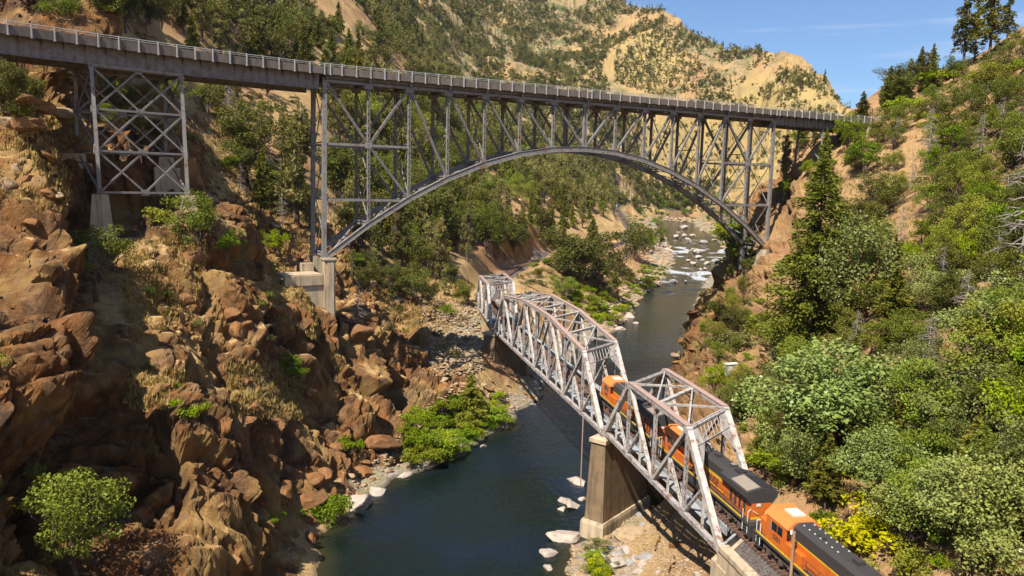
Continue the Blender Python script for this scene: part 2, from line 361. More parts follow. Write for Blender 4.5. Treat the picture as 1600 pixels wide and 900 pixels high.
# large relief, ridges and gullies running down the fall line
P0 = np.stack([X, Y, Zb], 1); vis = (Y > 40); px, py, _dep = to_px(P0); px = np.where(vis, px, -999)
RELIEF = [([(-40, 150), (10, 300), (35, 430), (30, 560), (20, 660)], 56, 5.0), ([(150, 400), (145, 450), (135, 560), (150, 660), (90, 820)], 62, -6.5), ([(20, 700), (110, 800), (160, 900)], 40, -3.0),
 ([(330, 380), (285, 450), (230, 560), (235, 640), (260, 740), (330, 860)], 90, 3.0), ([(235, 480), (310, 535), (390, 610), (450, 700)], 28, -2.6), ([(300, 400), (345, 450), (370, 540)], 34, 2.6),
 ([(365, 440), (420, 520), (440, 570)], 26, 2.4), ([(340, 430), (400, 500), (450, 590), (520, 650), (620, 720)], 28, -3.2), ([(400, 640), (450, 700), (520, 760)], 50, 2.6),
 ([(530, 470), (560, 540), (620, 610), (680, 640)], 36, -4.2), ([(560, 500), (600, 560), (575, 640), (560, 680)], 30, 3.2), ([(470, 560), (540, 640), (610, 700)], 30, 2.2),
 ([(170, 330), (240, 310), (330, 300), (400, 370), (440, 410)], 36, -3.6), ([(200, 385), (300, 360), (330, 380)], 34, 2.0), ([(40, -160), (90, 0), (105, 70)], 46, 9), ([(205, -160), (205, 0), (215, 70)], 70, -9), ([(320, -80), (330, 60)], 40, 4), ([(0, 100), (60, 130)], 30, -2.5),  # top-left spur and gully are shaped to throw shadow on the cliff above the deck
 ([(1195, 260), (1215, 300), (1225, 380)], 20, -4), ([(1090, 520), (1100, 480), (1110, 440)], 18, 2.0), ([(1130, 560), (1080, 560)], 24, 1.5), ([(1225, 250), (1320, 200)], 16, -2.5)]
rel = np.zeros(len(X))
selm = (px > -150) & (px < 1750) & (RR.ravel() < 260)
for pts, w_, amp in RELIEF:
    d, t = seg_dist(px[selm], py[selm], pts); rel[selm] += amp*np.exp(-(d/w_)**2)
rock = np.zeros(len(X)); Rf = RR.ravel()
lefthill = sstep(0, -6, X-bankL(np.clip(Y, -400, 1150))-2)
# how rocky: the near left cliffs fully, elsewhere patches
nl = fbm(np.stack([X*.02, Y*.02, Zb*.02], 1), 3)
near_left = lefthill*sstep(225, 175, Rf)*sstep(640, 560, px-.25*py)
near_left = np.where(px < -300, lefthill*.6, near_left)
talus = lefthill*np.exp(-((px-715)/60)**2-((py-525)/60)**2)*(Rf < 230)
patch = sstep(.05, .35, nl+.25*fbm(np.stack([X*.09, Y*.09, Zb*.09], 1), 3))
rbank = sstep(0, 4, X-bankR(np.clip(Y, -400, 1150)))*sstep(16, 6, X-bankR(np.clip(Y, -400, 1150)))*(Rf < 330)*(Rf > 105)
cliffR = rbank*1.0; redR = np.exp(-((px-1215)/40)**2-((py-300)/70)**2)*(Rf < 260)
cz = np.maximum.reduce([np.exp(-((px-1115)/75)**2-((py-520)/170)**2)*1.6, np.exp(-((px-1180)/40)**2-((py-400)/60)**2)])*(Rf < 280)*(X > bankR(np.clip(Y, -400, 1150)))
rock = np.clip(np.maximum.reduce([cz, near_left*(.55+.6*patch), talus*.35, cliffR*.8, redR, patch*.35*(Rf < 420)]), 0, 1)
# grass ledges on the left cliffs
PG = np.stack([X, Y, Zb*1.7], 1)
gr = fbm(PG*.045+5, 3)
def gz(cx, cy, sx, sy): return np.exp(-((px-cx)/sx)**2-((py-cy)/sy)**2)*(Rf < 260)
ledge = np.maximum.reduce([gz(205, 450, 30, 60), gz(250, 385, 60, 18), gz(420, 610, 55, 30), gz(450, 440, 50, 35), gz(250, 600, 35, 18), gz(330, 700, 20, 30), gz(60, 240, 40, 20), gz(500, 460, 30, 20), gz(355, 260, 60, 70), gz(280, 560, 25, 15)])
rock = rock*(1-.75*ledge)
Nb = normals(P0+np.stack([X*0, X*0, X*0], 1))
fade = sstep(3200, 900, Rf)*.0+1
fr_ = fbm(np.stack([X*.035, Y*.02, Zb*.035], 1)+21, 4, True)*sstep(350, 800, Rf)*9
big = fr_+fbm(np.stack([X*.012, Y*.012, Zb*.012], 1)+3, 5)*np.clip(Rf*.021, 0, 26)*sstep(180, 420, Rf)   # hills and hollows far away
gul = -np.abs(perlin(np.stack([X*.006+.3*nl, Y*.006, Zb*.002], 1)+11))*np.clip((Rf-500)*.05, 0, 40)
fine = fbm(np.stack([X*.16, Y*.16, Zb*.16], 1), 4)*(.35+.45*rock)+rock*.42*fbm(np.stack([X*.5, Y*.5, Zb*.3], 1)+4, 4, True)*(Rf < 330)
amp = rock*(1-.4*sstep(130, 240, Rf))
warp = np.stack([perlin(P0*.11+k*7.7) for k in range(3)], 1)*1.6
Pw = P0+warp; shear = Pw.copy(); shear[:, 2] = Pw[:, 2]*.55; shear[:, 0] = Pw[:, 0]+.3*Pw[:, 2]; m_ = (amp > .02) & (Rf < 420) & (Rf > 40)
D_ = np.zeros(len(X), np.float32); calm = np.ones(len(X))
Q = shear[m_]; D_[m_] = 6.2*blocks(Q/11.5, .8, .50, .10)+3.2*blocks(Q/5.0+9, .9, .55, .07)+1.6*blocks(Q/2.3+31, 1.0, .55, .06)+.75*blocks(Q/1.05+43, 1.0, .45, .07)
D_ = D_*amp+fine
Nh = Nb.copy(); Nh[:, 2] *= .75; Nh /= np.linalg.norm(Nh, axis=1)[:, None]
Zs = Zb+big+gul
Zs = shape_height(X, Y, Zs)
L_, R_ = bankL(Y), bankR(Y); sd = np.minimum(X-L_, R_-X); inr = (Y < 1150) & (Y > -300)
keep = sstep(-.5, -7, np.where(inr, sd, -99))              # no displacement in the river
dT, _t = seg_dist(X, Y, [tuple(p) for p in track_pts]); onbr = (Y > 66) & (Y < 208)
ktr = np.where(onbr, 1, sstep(3.8, 7.5, dT))
S0, N0 = (X-H_O[0])*HD[0]+(Y-H_O[1])*HD[1], (X-H_O[0])*HN[0]+(Y-H_O[1])*HN[1]
K = keep*ktr
Pf = np.stack([X, Y, Zs], 1)+Nh*((D_+rel)*K)[:, None]
Pf[:, 2] = np.where(inr & (sd < 0) & (sd > -30), np.maximum(Pf[:, 2], zr(Y)+.06), Pf[:, 2])
# keep the ground under the highway deck
under = (np.abs(N0-3.6) < 8) & (S0 < 146) & (Y > 60) & (Y < 230)
Pf[:, 2] = np.where(under, np.minimum(Pf[:, 2], H_TOP-1.6), Pf[:, 2])
idx = np.arange(nR*nA).reshape(nR, nA); a_ = idx[:-1]; b_ = idx[1:]
F = np.stack([a_, np.roll(a_, -1, 1), np.roll(b_, -1, 1), b_], -1).reshape(-1, 4)
c0 = len(Pf)
me = mesh_np('ground', Pf, F[:, ::-1], smooth=False)
# surface kinds per vertex
Nf = normals(Pf); steep = 1-Nf[:, 2]
green = np.zeros(len(X))
rdist = np.where(inr, -sd, 99)
grav = sstep(7+Rf*.045, 2, rdist+6*perlin(P0*.13))*(rdist > -30)
grav = np.maximum(grav, talus*.9)
grav = np.clip(grav*np.where(talus > .2, 1, sstep(.42, .22, steep)* sstep(3.2+Rf*.004, 1.2, Pf[:, 2]-zr(Y))), 0, 1)
ball = sstep(3.9, 3.0, dT+.5*perlin(P0*.6))*np.where(onbr, 0, 1)
far = sstep(450, 900, Rf)
goldz = np.maximum.reduce([np.exp(-((px-1120)/170)**2-((py-235)/75)**2)*(Rf > 500), np.exp(-((px-1010)/70)**2-((py-85)/45)**2)*(Rf > 500)*.9, np.exp(-((px-1230)/110)**2-((py-150)/40)**2)*(Rf > 500), np.exp(-((px-860)/60)**2-((py-125)/12)**2)*(Rf > 500)*.8, np.exp(-((px-520)/70)**2-((py-30-.8*(px-500))/16)**2)*(Rf > 250)])
scrub = far*sstep(-.25, .25, nl+.6*fbm(np.stack([X*.01, Y*.01, Zb*.01], 1)+9, 3)+.28-1.5*goldz)
grav = grav*np.where((X < bankL(np.clip(Y, -400, 1150))+3) & (Y < 111), .1, 1)
for nm, arr in (('rock', np.clip(rock*sstep(.1, .3, steep+.25*rock)+sstep(.42, .6, steep)*.5, 0, 1)*(1-far)), ('gravel', grav), ('ballast', ball), ('scrub', scrub), ('gold', np.clip(goldz, 0, 1)), ('wet', sstep(1.2, .3, rdist+(Pf[:, 2]-zr(Y))*.6)), ('leaf_litter', sstep(1100, 1180, px+.3*py-150)*(Rf < 260)*sstep(2, 8, X-R_))):
    at = me.attributes.new(nm, 'FLOAT', 'POINT'); at.data.foreach_set('value', np.ascontiguousarray(arr, dtype=np.float32))
ground = link('ground', me); tag(ground, kind='structure')

m = NT('ground'); P = m.pos(); big_n = m.noise(.035, 4, P); mid = m.noise(.35, 6, P, .6); sm = m.noise(2.2, 6, P, .65); fin = m.noise(9, 4, P, .6)
rk = m.mix(m.rng(mid, .40, .60), (.27, .118, .040), (.10, .05, .024)); rk = m.mix(m.rng(m.noise(.13, 5, P), .46, .62), rk, (.37, .225, .078))
rk = m.mix(m.rng(m.noise(.6, 5, m.vscale(P, (1, 1, .3))), .52, .68), rk, (.24, .145, .075)); rk = m.mix(m.rng(m.noise(.09, 3, P), .58, .72), rk, (.09, .065, .05))
rk = m.mix(m.rng(sm, .5, .75, 0, .55), rk, (.35, .21, .09))
ck = m.vor(.8, 'DISTANCE_TO_EDGE', m.n('ShaderNodeMix', data_type='VECTOR', Factor=.0).outputs[1]) if False else m.vor(.55, 'DISTANCE_TO_EDGE', P)
rk = m.mix(m.rng(ck, 0, .02, .0, 0), rk, (.07, .045, .03))
gs = m.mix(m.rng(mid, .35, .65), (.44, .285, .115), (.30, .175, .08)); gs = m.mix(m.rng(sm, .42, .68), gs, (.54, .38, .17)); gs = m.mix(m.rng(big_n, .48, .62, 0, .8), gs, (.36, .19, .095)); gs = m.mix(m.rng(fin, .5, .75, 0, .5), gs, (.25, .15, .07))
c = m.mix(m.rng(m.math('ADD', m.attr('rock'), m.math('MULTIPLY', m.math('SUBTRACT', mid, .5), .9)), .25, .42), gs, rk)
gd = m.mix(m.rng(m.noise(.9, 5, P), .4, .6), (.47, .345, .13), (.36, .25, .095)); gd = m.mix(m.rng(m.noise(.05, 5, P), .5, .62, 0, .7), gd, (.30, .22, .11)); gd = m.mix(m.rng(m.noise(.25, 6, P, .75), .55, .7, 0, .8), gd, (.20, .16, .07))
scb = m.mix(m.rng(m.noise(.16, 6, P, .7), .42, .6), (.23, .18, .08), (.38, .265, .145)); scb = m.mix(m.rng(m.noise(.045, 5, P, .7), .48, .6), scb, (.13, .14, .05))
lf = m.mix(m.rng(mid, .4, .6), (.26, .14, .075), (.40, .25, .12)); c = m.mix(m.math('MULTIPLY', m.attr('leaf_litter'), .7), c, m.mix(m.rng(big_n, .45, .55), lf, gs))  # browner ground mixed in over the whole right slope
c = m.mix(m.rng(m.attr('gold'), .2, .6), c, gd); c = m.mix(m.attr('scrub'), c, scb)
gv = m.mix(m.rng(m.vor(1.6, vec=P, out='Color'), .3, .7), (.25, .20, .155), (.38, .32, .25)); gv = m.mix(m.rng(mid, .45, .6), gv, (.27, .24, .13))
c = m.mix(m.rng(m.math('ADD', m.attr('gravel'), m.math('MULTIPLY', m.math('SUBTRACT', mid, .5), 1.2)), .4, .6), c, gv)
bl = m.mix(m.rng(m.vor(7, vec=P, out='Color'), .2, .8), (.085, .068, .06), (.20, .165, .15)); c = m.mix(m.rng(m.attr('ballast'), .4, .6), c, bl)
c = m.mix(m.math('MULTIPLY', m.attr('wet'), .6), c, (.06, .05, .035))
h = m.math('ADD', m.math('MULTIPLY', sm, .8), m.math('MULTIPLY', fin, .25)); h = m.math('ADD', h, m.math('MULTIPLY', m.noise(30, 3, P), .04)); h = m.math('ADD', h, m.math('MULTIPLY', m.math('MULTIPLY', m.attr('rock'), m.math('ABSOLUTE', m.math('SUBTRACT', m.noise(.9, 7, m.vscale(P, (1, 1, .5)), .72, dist=.6), .5))), 3.2))
m.bsdf(c, .93, m.bump(h, .3, .85), spec=.12); me.materials.append(m.m)

# height look-ups on the finished ground
GX, GY, GZ = (Pf[:, k].reshape(nR, nA) for k in range(3))
iA0, iA1 = np.searchsorted(aa, np.radians(-37)), np.searchsorted(aa, np.radians(37))-1
def hit(px, py):
    """where a line of sight meets the ground"""
    d = ray(px, py); th = math.atan2(d[0], d[1]); k = int(np.clip(np.searchsorted(aa, th), 1, nA-1)); f = (th-aa[k-1])/(aa[k]-aa[k-1])
    z = Zg[:, k-1]*(1-f)+Zg[:, k]*f; s = d[2]/math.hypot(d[0], d[1]); lim = CAM_H+s*rr_; below = np.nonzero((z > lim) & (rr_ > 44))[0]
    if len(below) == 0: return None
    j = below[0]; a0, a1 = z[j-1]-lim[j-1], z[j]-lim[j]; t = -a0/(a1-a0+1e-9); r = rr_[j-1]+t*(rr_[j]-rr_[j-1])
    return np.array([r*math.sin(th), r*math.cos(th), CAM_H+s*r])
from numpy import interp as _ip
# the displaced vertices are resampled to a plain height grid (columns by angle, rows by range)
Zg = np.full((nR, nA), -1e3)
_ia = np.clip(np.round(np.interp(np.arctan2(GX, GY), aa, np.arange(nA))).astype(int), 0, nA-1); _ir = np.clip(np.round(np.interp(np.hypot(GX, GY), rr_, np.arange(nR))).astype(int), 0, nR-1)
np.maximum.at(Zg, (_ir.ravel(), _ia.ravel()), GZ.ravel()); Zg = np.where(Zg < -500, GZ, Zg)
def gh(x, y):
    r = math.hypot(x, y); i = float(np.interp(r, rr_, np.arange(nR))); j = float(np.interp(math.atan2(x, y), aa, np.arange(nA)))
    i0, j0 = min(int(i), nR-2), min(int(j), nA-2); u, v = i-i0, j-j0
    return float((Zg[i0, j0]*(1-u)+Zg[i0+1, j0]*u)*(1-v)+(Zg[i0, j0+1]*(1-u)+Zg[i0+1, j0+1]*u)*v)

# ------------------------------------------------------------------ river water
ys = np.concatenate([np.arange(-300, 60, 15.), np.arange(60, 320, 1.6), np.arange(320, 700, 2.4), np.arange(700, 1240, 8.)]); nx = 40
V = []; foam = []
for y in ys:
    l, r_2 = float(bankL(y))-7-y*.01, float(bankR(y))+7+y*.01
    for k in range(nx):
        x = l+(r_2-l)*k/(nx-1); V.append((x, y, float(zr(y))))
V = np.array(V); rap = sstep(322, 345, V[:, 1])*sstep(720, 560, V[:, 1]); rip = perlin(np.stack([V[:, 0]*.12, V[:, 1]*.06, V[:, 1]*0], 1))
V[:, 2] += rap*.5*perlin(np.stack([V[:, 0]*.3, V[:, 1]*.2, V[:, 1]*0+3], 1))
band = np.maximum(sstep(.1, .45, rip+.25*np.sin(V[:, 1]*.05)), 0)*rap
ii = np.arange(len(ys)*nx).reshape(len(ys), nx); F = np.stack([ii[:-1, :-1], ii[:-1, 1:], ii[1:, 1:], ii[1:, :-1]], -1).reshape(-1, 4)
wm = mesh_np('river_water', V, F, smooth=True); at = wm.attributes.new('rapid', 'FLOAT', 'POINT'); at.data.foreach_set('value', np.ascontiguousarray(band, dtype=np.float32))
at = wm.attributes.new('shallow', 'FLOAT', 'POINT'); at.data.foreach_set('value', np.ascontiguousarray(sstep(3.5, 0, np.minimum(V[:, 0]-bankL(V[:, 1]), bankR(V[:, 1])-V[:, 0])), dtype=np.float32))
water = link('river_water', wm); tag(water, kind='structure')
m = NT('river_water'); P = m.pos(); w1 = m.noise(1.1, 4, m.vscale(P, (1.0, .55, 1)), .6); w2 = m.noise(.22, 3, P); w3 = m.noise(4.2, 3, P)
h = m.math('ADD', m.math('ADD', m.math('MULTIPLY', w1, .5), m.math('MULTIPLY', w2, .5)), m.math('MULTIPLY', w3, .10))
fo = m.rng(m.math('ADD', m.attr('rapid'), m.math('MULTIPLY', m.math('SUBTRACT', m.noise(2.6, 6, m.vscale(P, (.6, 1.2, 1)), .8), .5), 4.6)), .72, 1.15)
c = m.mix(m.attr('shallow'), (.006, .012, .009), (.032, .030, .012)); c = m.mix(m.rng(m.noise(.05, 3, P), .45, .6), c, (.006, .013, .021))
c = m.mix(fo, c, (.75, .78, .8))
m.bsdf(c, m.rng(fo, 0, 1, .10, .7), m.bump(h, .42, .8), spec=.4, IOR=1.33); wm.materials.append(m.m)
# ------------------------------------------------------------------ materials for built things
def paint(name, col, col2, rust=0., rough=.6, rcol=(.24, .10, .05), sc=1.2):
    m = NT(name); P = m.pos(); a = m.noise(sc, 5, P, .6); b = m.noise(sc*5, 4, P)
    c = m.mix(m.rng(a, .35, .65), col, col2)
    if rust: c = m.mix(m.rng(m.math('ADD', a, m.math('MULTIPLY', m.math('SUBTRACT', b, .5), .5)), .62-rust*.3, .70-rust*.3), c, rcol)
    m.bsdf(c, rough, m.bump(b, .02, .5), spec=.3); return m.m
M = {}
M['steel'] = paint('grey_bridge_steel', (.285, .265, .24), (.21, .195, .175), .1, .55)
M['steel_dark'] = paint('girder_steel', (.25, .225, .205), (.18, .165, .15), .25, .65, (.20, .12, .08))
M['rail_white'] = paint('weathered_silver_paint', (.58, .53, .46), (.38, .33, .285), .14, .55, (.27, .15, .10), 1.3)
M['rail_grey'] = paint('weathered_grey_paint', (.45, .41, .38), (.32, .285, .265), .2, .6, (.27, .14, .09), 1.1)
M['rail_rust'] = paint('rusty_top_chord', (.40, .25, .195), (.48, .34, .28), .12, .7, (.28, .13, .085), 1.6)
M['rail_floor'] = paint('grey_floor_steel', (.40, .42, .43), (.32, .33, .33), .1, .5, (.22, .13, .08))
M['galv'] = paint('galvanised_rail', (.45, .445, .43), (.36, .355, .34), 0, .45)
def concrete(name, col, col2, streak=(.10, .08, .06), board=False):
    m = NT(name); P = m.pos(); a = m.noise(.5, 5, P, .6); s = m.noise(1.1, 5, m.vscale(P, (1, 1, .12)), .6); f = m.noise(12, 4, P)
    c = m.mix(m.rng(a, .35, .65), col, col2); c = m.mix(m.rng(s, .48, .72, 0, .75), c, streak)
    h = f
    if board:
        w = m.n('ShaderNodeTexWave', Scale=1.7, Distortion=1.2, Detail=3); w.bands_direction = 'Z'; m.set(w, 'Vector', P); c = m.mix(m.rng(w.outputs['Fac'], 0, .35, .22, 0), c, streak)
        h = m.math('ADD', f, w.outputs['Fac'])
    m.bsdf(c, .9, m.bump(h, .04, .6), spec=.15); return m.m
M['conc'] = concrete('concrete', (.50, .385, .245), (.58, .455, .30))
M['conc_dk'] = concrete('old_concrete', (.30, .21, .12), (.21, .14, .08), (.08, .055, .04), True)
M['conc_br'] = concrete('barrier_concrete', (.215, .175, .14), (.17, .14, .12), (.09, .08, .07))
M['asphalt'] = concrete('asphalt', (.06, .058, .055), (.075, .07, .066), (.04, .04, .04))
M['wood'] = concrete('creosoted_wood', (.15, .085, .06), (.21, .12, .085), (.06, .04, .03))
M['pole'] = concrete('pole_wood', (.36, .22, .12), (.44, .28, .16), (.2, .12, .07))
M['railtop'] = paint('rail_steel', (.20, .13, .10), (.26, .17, .13), .2, .4)
M['white'] = paint('white_enamel', (.78, .77, .74), (.68, .66, .62), .0, .5)

# ------------------------------------------------------------------ the highway arch bridge
def bend(u): return .13*u*u/(u+4)+.0024*u*u
def dslope(u, e=.05): return (bend(u+e)-bend(max(u-e, 0)))/(2*e if u > e else e)
def hp(s, n, z):
    if s >= 0: x = H_O+HD*s+HN*n; return Vector((x[0], x[1], z))
    u = -s; k = dslope(u); nn = math.hypot(1, k)
    x = H_O+HD*(s)+HN*(-bend(u))+(HN*1-HD*k)*0/nn+(HN+HD*(-k))/nn*n if False else H_O+HD*s-HN*bend(u)+(HN-HD*k)/nn*n
    return Vector((x[0], x[1], z))
SA, SB = -84., 141.
hb = thing('highway_bridge', 'long grey steel arch road bridge spanning the canyon high above the river', 'bridge', tuple(hp(0, 3.6, 0)))
hb.location = (0, 0, 0)
def strip(name, n0, n1, z0, z1, mat, s0=SA, s1=SB, step=2.54, parent=hb):
    mb = MB(); rings = []
    k = int((s1-s0)/step)+1
    for i in range(k+1):
        s = min(s0+i*step, s1); rings.append([hp(s, n0, z0), hp(s, n1, z0), hp(s, n1, z1), hp(s, n0, z1)])
        if s >= s1: break
    mb.loft(rings); return mb.build(name, mat, parent)
DZ = 64.95
slab = strip('deck_slab', -1.25, 8.55, DZ, DZ+.22, M['conc_br'])
strip('roadway', -.85, 8.15, DZ+.224, DZ+.26, M['asphalt'], parent=slab)
YL_ = paint('yellow_line', (.55, .38, .05), (.5, .35, .06))
for s in np.arange(SA, SB, 9.):
    a, b = hp(s, 3.65, DZ+.265), hp(min(s+6, SB), 3.65, DZ+.265); MB().beam(a, b, .12, .004).build('lane_line', YL_, slab)
for n in (-1.30, 8.35): strip('parapet', n, n+.25, DZ-.10, DZ+1.12, M['conc_br'])
for n in (-1.22, 8.42):
    for z, r in ((DZ+1.62, .05), (DZ+1.36, .035)):
        rl = MB(); s = SA
        while s < SB:
            e = min(s+2.54, SB); rl.tube(hp(s, n, z), hp(e, n, z), r, 5, caps=False); s = e
        rl.build('guard_rail', M['galv'], hb)
pm = MB().box(-.075, .075, -.13, .08, -1.45, .30).box(-.13, .13, -.16, .10, -1.62, -1.45).mesh('rail_post', M['galv'])
pm2 = MB().box(-.05, .05, -.05, .05, -.25, .30).mesh('rail_post', M['galv'])
yaw0 = H_AZ
nodes = [H_L*i/14 for i in range(15)]
posts = []
for i in range(14): posts += [nodes[i]+H_L/14*f for f in (.07 if i in (0, 7) else .0, 1/3, 2/3)]
posts += [H_L/2-.5, H_L-.5, H_L+.5]+[-.5-2.62*i for i in range(31)]+[H_L+2.9+2.5*i for i in range(13)]
for s in posts:
    a = hp(s-.2, 0, 0); b = hp(s+.2, 0, 0); yw = math.atan2(b.y-a.y, b.x-a.x)
    o = link('rail_post', pm, hb, hp(s, -1.36, DZ+1.40)); o.rotation_euler.z = yw
    if s < 60: o = link('rail_post', pm2, hb, hp(s, 8.47, DZ+1.40)); o.rotation_euler.z = yw
# floor system under the deck
for n in (0, 2.45, 4.9, 7.3): strip('stringer', n-.15, n+.15, 64.3, DZ-.003, M['steel_dark'], 0, H_L, 7.62)
for s in nodes: MB().beam(hp(s, -1.0, 64.25), hp(s, 8.3, 64.25), .35, .5).build('floor_beam', M['steel_dark'], hb)
def zarch(s): t = (s-H_L/2)/(H_L/2); return H_PIN+H_RISE*(1-t*t)
zn = [zarch(s) for s in nodes]
for n in (0., H_W):
    MB().beam(hp(0, n, H_TOP), hp(H_L, n, H_TOP), .5, .5).build('top_chord', M['steel'], hb)
    ac = MB()
    for i in range(14): ac.beam(hp(nodes[i], n, zn[i]), hp(nodes[i+1], n, zn[i+1]), .62, .95)
    ac_o = ac.build('arch_chord', M['steel'], hb)
    fl = MB()
    for i in range(14):
        for dz in (-.5, .5): fl.beam(hp(nodes[i], n, zn[i]+dz), hp(nodes[i+1], n, zn[i+1]+dz), .85, .06)
    fl.build('flange', M['steel'], ac_o)
    for i in range(15):
        end = i in (0, 14); w = .75 if end else .48
        b = MB()
        if end: b.beam(hp(nodes[i]+(-.45 if i == 0 else .45), n, zn[i]-.2), hp(nodes[i]+(-.15 if i == 0 else .15), n, H_TOP+.6), .62, w, HD_ if False else (HD[0], HD[1], 0))
        elif i == 7: b.beam(hp(nodes[i]-.28, n, zn[i]), hp(nodes[i]-.28, n, H_TOP), .5, .34, (HD[0], HD[1], 0)); b.beam(hp(nodes[i]+.28, n, zn[i]), hp(nodes[i]+.28, n, H_TOP), .5, .34, (HD[0], HD[1], 0))
        else: b.laced(hp(nodes[i], n, zn[i]), hp(nodes[i], n, H_TOP), w, .5, (HD[0], HD[1], 0), .1)
        b.build('end_post' if end else 'vertical_post', M['steel'], hb)
    zm = 53.3; m1 = hp(nodes[1], n, zm); m13 = hp(nodes[13], n, zm)
    def dia(a, b, w=.42): MB().laced(a, b, w, .42, Vector((0, 0, 1)).cross(Vector((-HN[0], -HN[1], 0))), .12).build('diagonal_brace', M['steel'], hb)
    def T_(i): return hp(nodes[i], n, H_TOP)
    def B_(i): return hp(nodes[i], n, zn[i])
    dia(T_(0), m1); dia(T_(2), m1); dia(m1, B_(2)); dia(T_(14), m13); dia(T_(12), m13); dia(m13, B_(12))
    for i in range(2, 7): dia(T_(i), B_(i+1)); dia(T_(14-i), B_(13-i))
    for a, b, z in ((0, 2, zm), (12, 14, zm), (0, 2, zn[2]-.3), (12, 14, zn[2]-.3)):
        MB().beam(hp(nodes[a], n, z), hp(nodes[b], n, z), .36, .42).build('strut', M['steel'], hb)
    for i in range(15):                                    # gusset plates at the joints
        gp = lambda *a: MB().beam(*a).build('gusset_plate', M['steel'], hb); sg = 1.0 if i else .6
        gp(hp(nodes[i]-sg*.8, n, H_TOP-.35), hp(nodes[i]+sg*.8, n, H_TOP-.35), .56, .95)
        if 0 < i < 14: gp(hp(nodes[i]-.65, n, zn[i]+.45), hp(nodes[i]+.65, n, zn[i]+.45), .66, .7)
        if i in (1, 13): gp(hp(nodes[i]-.6, n, zm), hp(nodes[i]+.6, n, zm), .52, 1.0)
for i in range(15):                                        # cross frames between the two trusses
    h = H_TOP-zn[i]; k = 1 if h < 14 else (2 if h < 22 else 3); fr = MB(); zs_ = [H_TOP-.5-(h-1)*j/k for j in range(k+1)]; s = nodes[i]
    for j in range(k):
        fr.beam(hp(s, 0, zs_[j]), hp(s, H_W, zs_[j+1]), .16, .16); fr.beam(hp(s, H_W, zs_[j]), hp(s, 0, zs_[j+1]), .16, .16)
        fr.beam(hp(s, 0, zs_[j+1]), hp(s, H_W, zs_[j+1]), .2, .2)
    fr.build('sway_frame', M['steel'], hb)
for i in range(14):
    for zz, nm in (((H_TOP, H_TOP), 'top_lateral'), ((zn[i], zn[i+1]), 'bottom_lateral')):
        b = MB(); b.beam(hp(nodes[i], 0, zz[0]), hp(nodes[i+1], H_W, zz[1]), .26, .2); b.beam(hp(nodes[i], H_W, zz[0]), hp(nodes[i+1], 0, zz[1]), .26, .2)
        b.beam(hp(nodes[i], 0, zz[0]), hp(nodes[i], H_W, zz[0]), .3, .3); b.build(nm, M['steel'], hb)
# approach girders
def girder(s0, s1, n, zb_=62.4):
    g = strip('approach_girder', n-.04, n+.04, zb_, DZ-.004, M['steel_dark'], s0, s1, 2.6)
    for z in (zb_, DZ-.09): strip('flange', n-.26, n+.26, z, z+.08, M['steel_dark'], s0, s1, 2.6, parent=g)
    s = s0+.1
    while s < s1 and n < 1: MB().beam(hp(s, n-.10, zb_+.08), hp(s, n-.10, DZ-.1), .10, .16, (HD[0], HD[1], 0)).build('stiffener', M['steel_dark'], g); s += 1.3
    if n < 1:
        s = s0+1.3
        while s < s1:
            br = MB(); br.add([hp(s-.05, n, DZ-.02), hp(s-.05, -1.2, DZ-.02), hp(s-.05, n, DZ-1.05), hp(s+.05, n, DZ-.02), hp(s+.05, -1.2, DZ-.02), hp(s+.05, n, DZ-1.05)], [(0, 1, 2), (3, 5, 4), (0, 3, 4, 1), (1, 4, 5, 2), (2, 5, 3, 0)]); s += 2.6
            br.build('deck_bracket', M['steel_dark'], g)
for n in (0., H_W): girder(SA, -1.1, n); girder(H_L+.9, SB-1.5, n, 62.7)
for s in list(np.arange(-80, -2, 6.5))+list(np.arange(H_L+4, SB, 6.5)): MB().beam(hp(s, 0, 63.6), hp(s, H_W, 63.6), .2, 1.0).build('cross_beam', M['steel_dark'], hb)
# the steel tower under the left approach
def pxof(v): q = np.array(v)-[0, 0, CAM_H]; d = q@Fv; return 800+FL*(q@Rv)/d
def find_s(target, n, z, lo=-75, hi=-2):
    for _ in range(40):
        mid_ = (lo+hi)/2
        if pxof(hp(mid_, n, z)) < target: lo = mid_
        else: hi = mid_
    return lo
sL, sR = find_s(142.5, 0, 62), find_s(283, 0, 62)
tw = MB().beam(hp(sL, -.2, 62.35), hp(sR, -.2, 62.35), .4, .35).build('tower', M['steel'], hb)
ZT = [62.2, 56.3, 50.4, 44.5]
def leg_pt(s, n, z):
    k = (62.2-z)/17.7*1.3; return hp(s, n-k if n < 1 else n+k, z)
def leafpart(mb, nm): mb.build(nm, M['steel'], tw)
for n, nt in ((0., 3), (H_W, 2)):
    for s in (sL, sR): leafpart(MB().beam(leg_pt(s, n, 62.2), leg_pt(s, n, ZT[nt]-.1), .5, .5, (HD[0], HD[1], 0)), 'leg')
    sm_ = (sL+sR)/2
    for k in range(nt+1): leafpart(MB().beam(leg_pt(sL, n, ZT[k]), leg_pt(sR, n, ZT[k]), .26, .3), 'strut')
    for k in range(nt):
        for a, b in ((sL, sm_), (sm_, sR)):
            leafpart(MB().beam(leg_pt(a, n, ZT[k]), leg_pt(b, n, ZT[k+1]), .22, .26), 'brace'); leafpart(MB().beam(leg_pt(b, n, ZT[k]), leg_pt(a, n, ZT[k+1]), .22, .26), 'brace')
    for k in range(nt+1):
        for s, w in ((sL, .8), (sm_, 1.1), (sR, .8)): leafpart(MB().beam(leg_pt(s-w/2, n, ZT[k]), leg_pt(s+w/2, n, ZT[k]), .34, .9), 'gusset_plate')
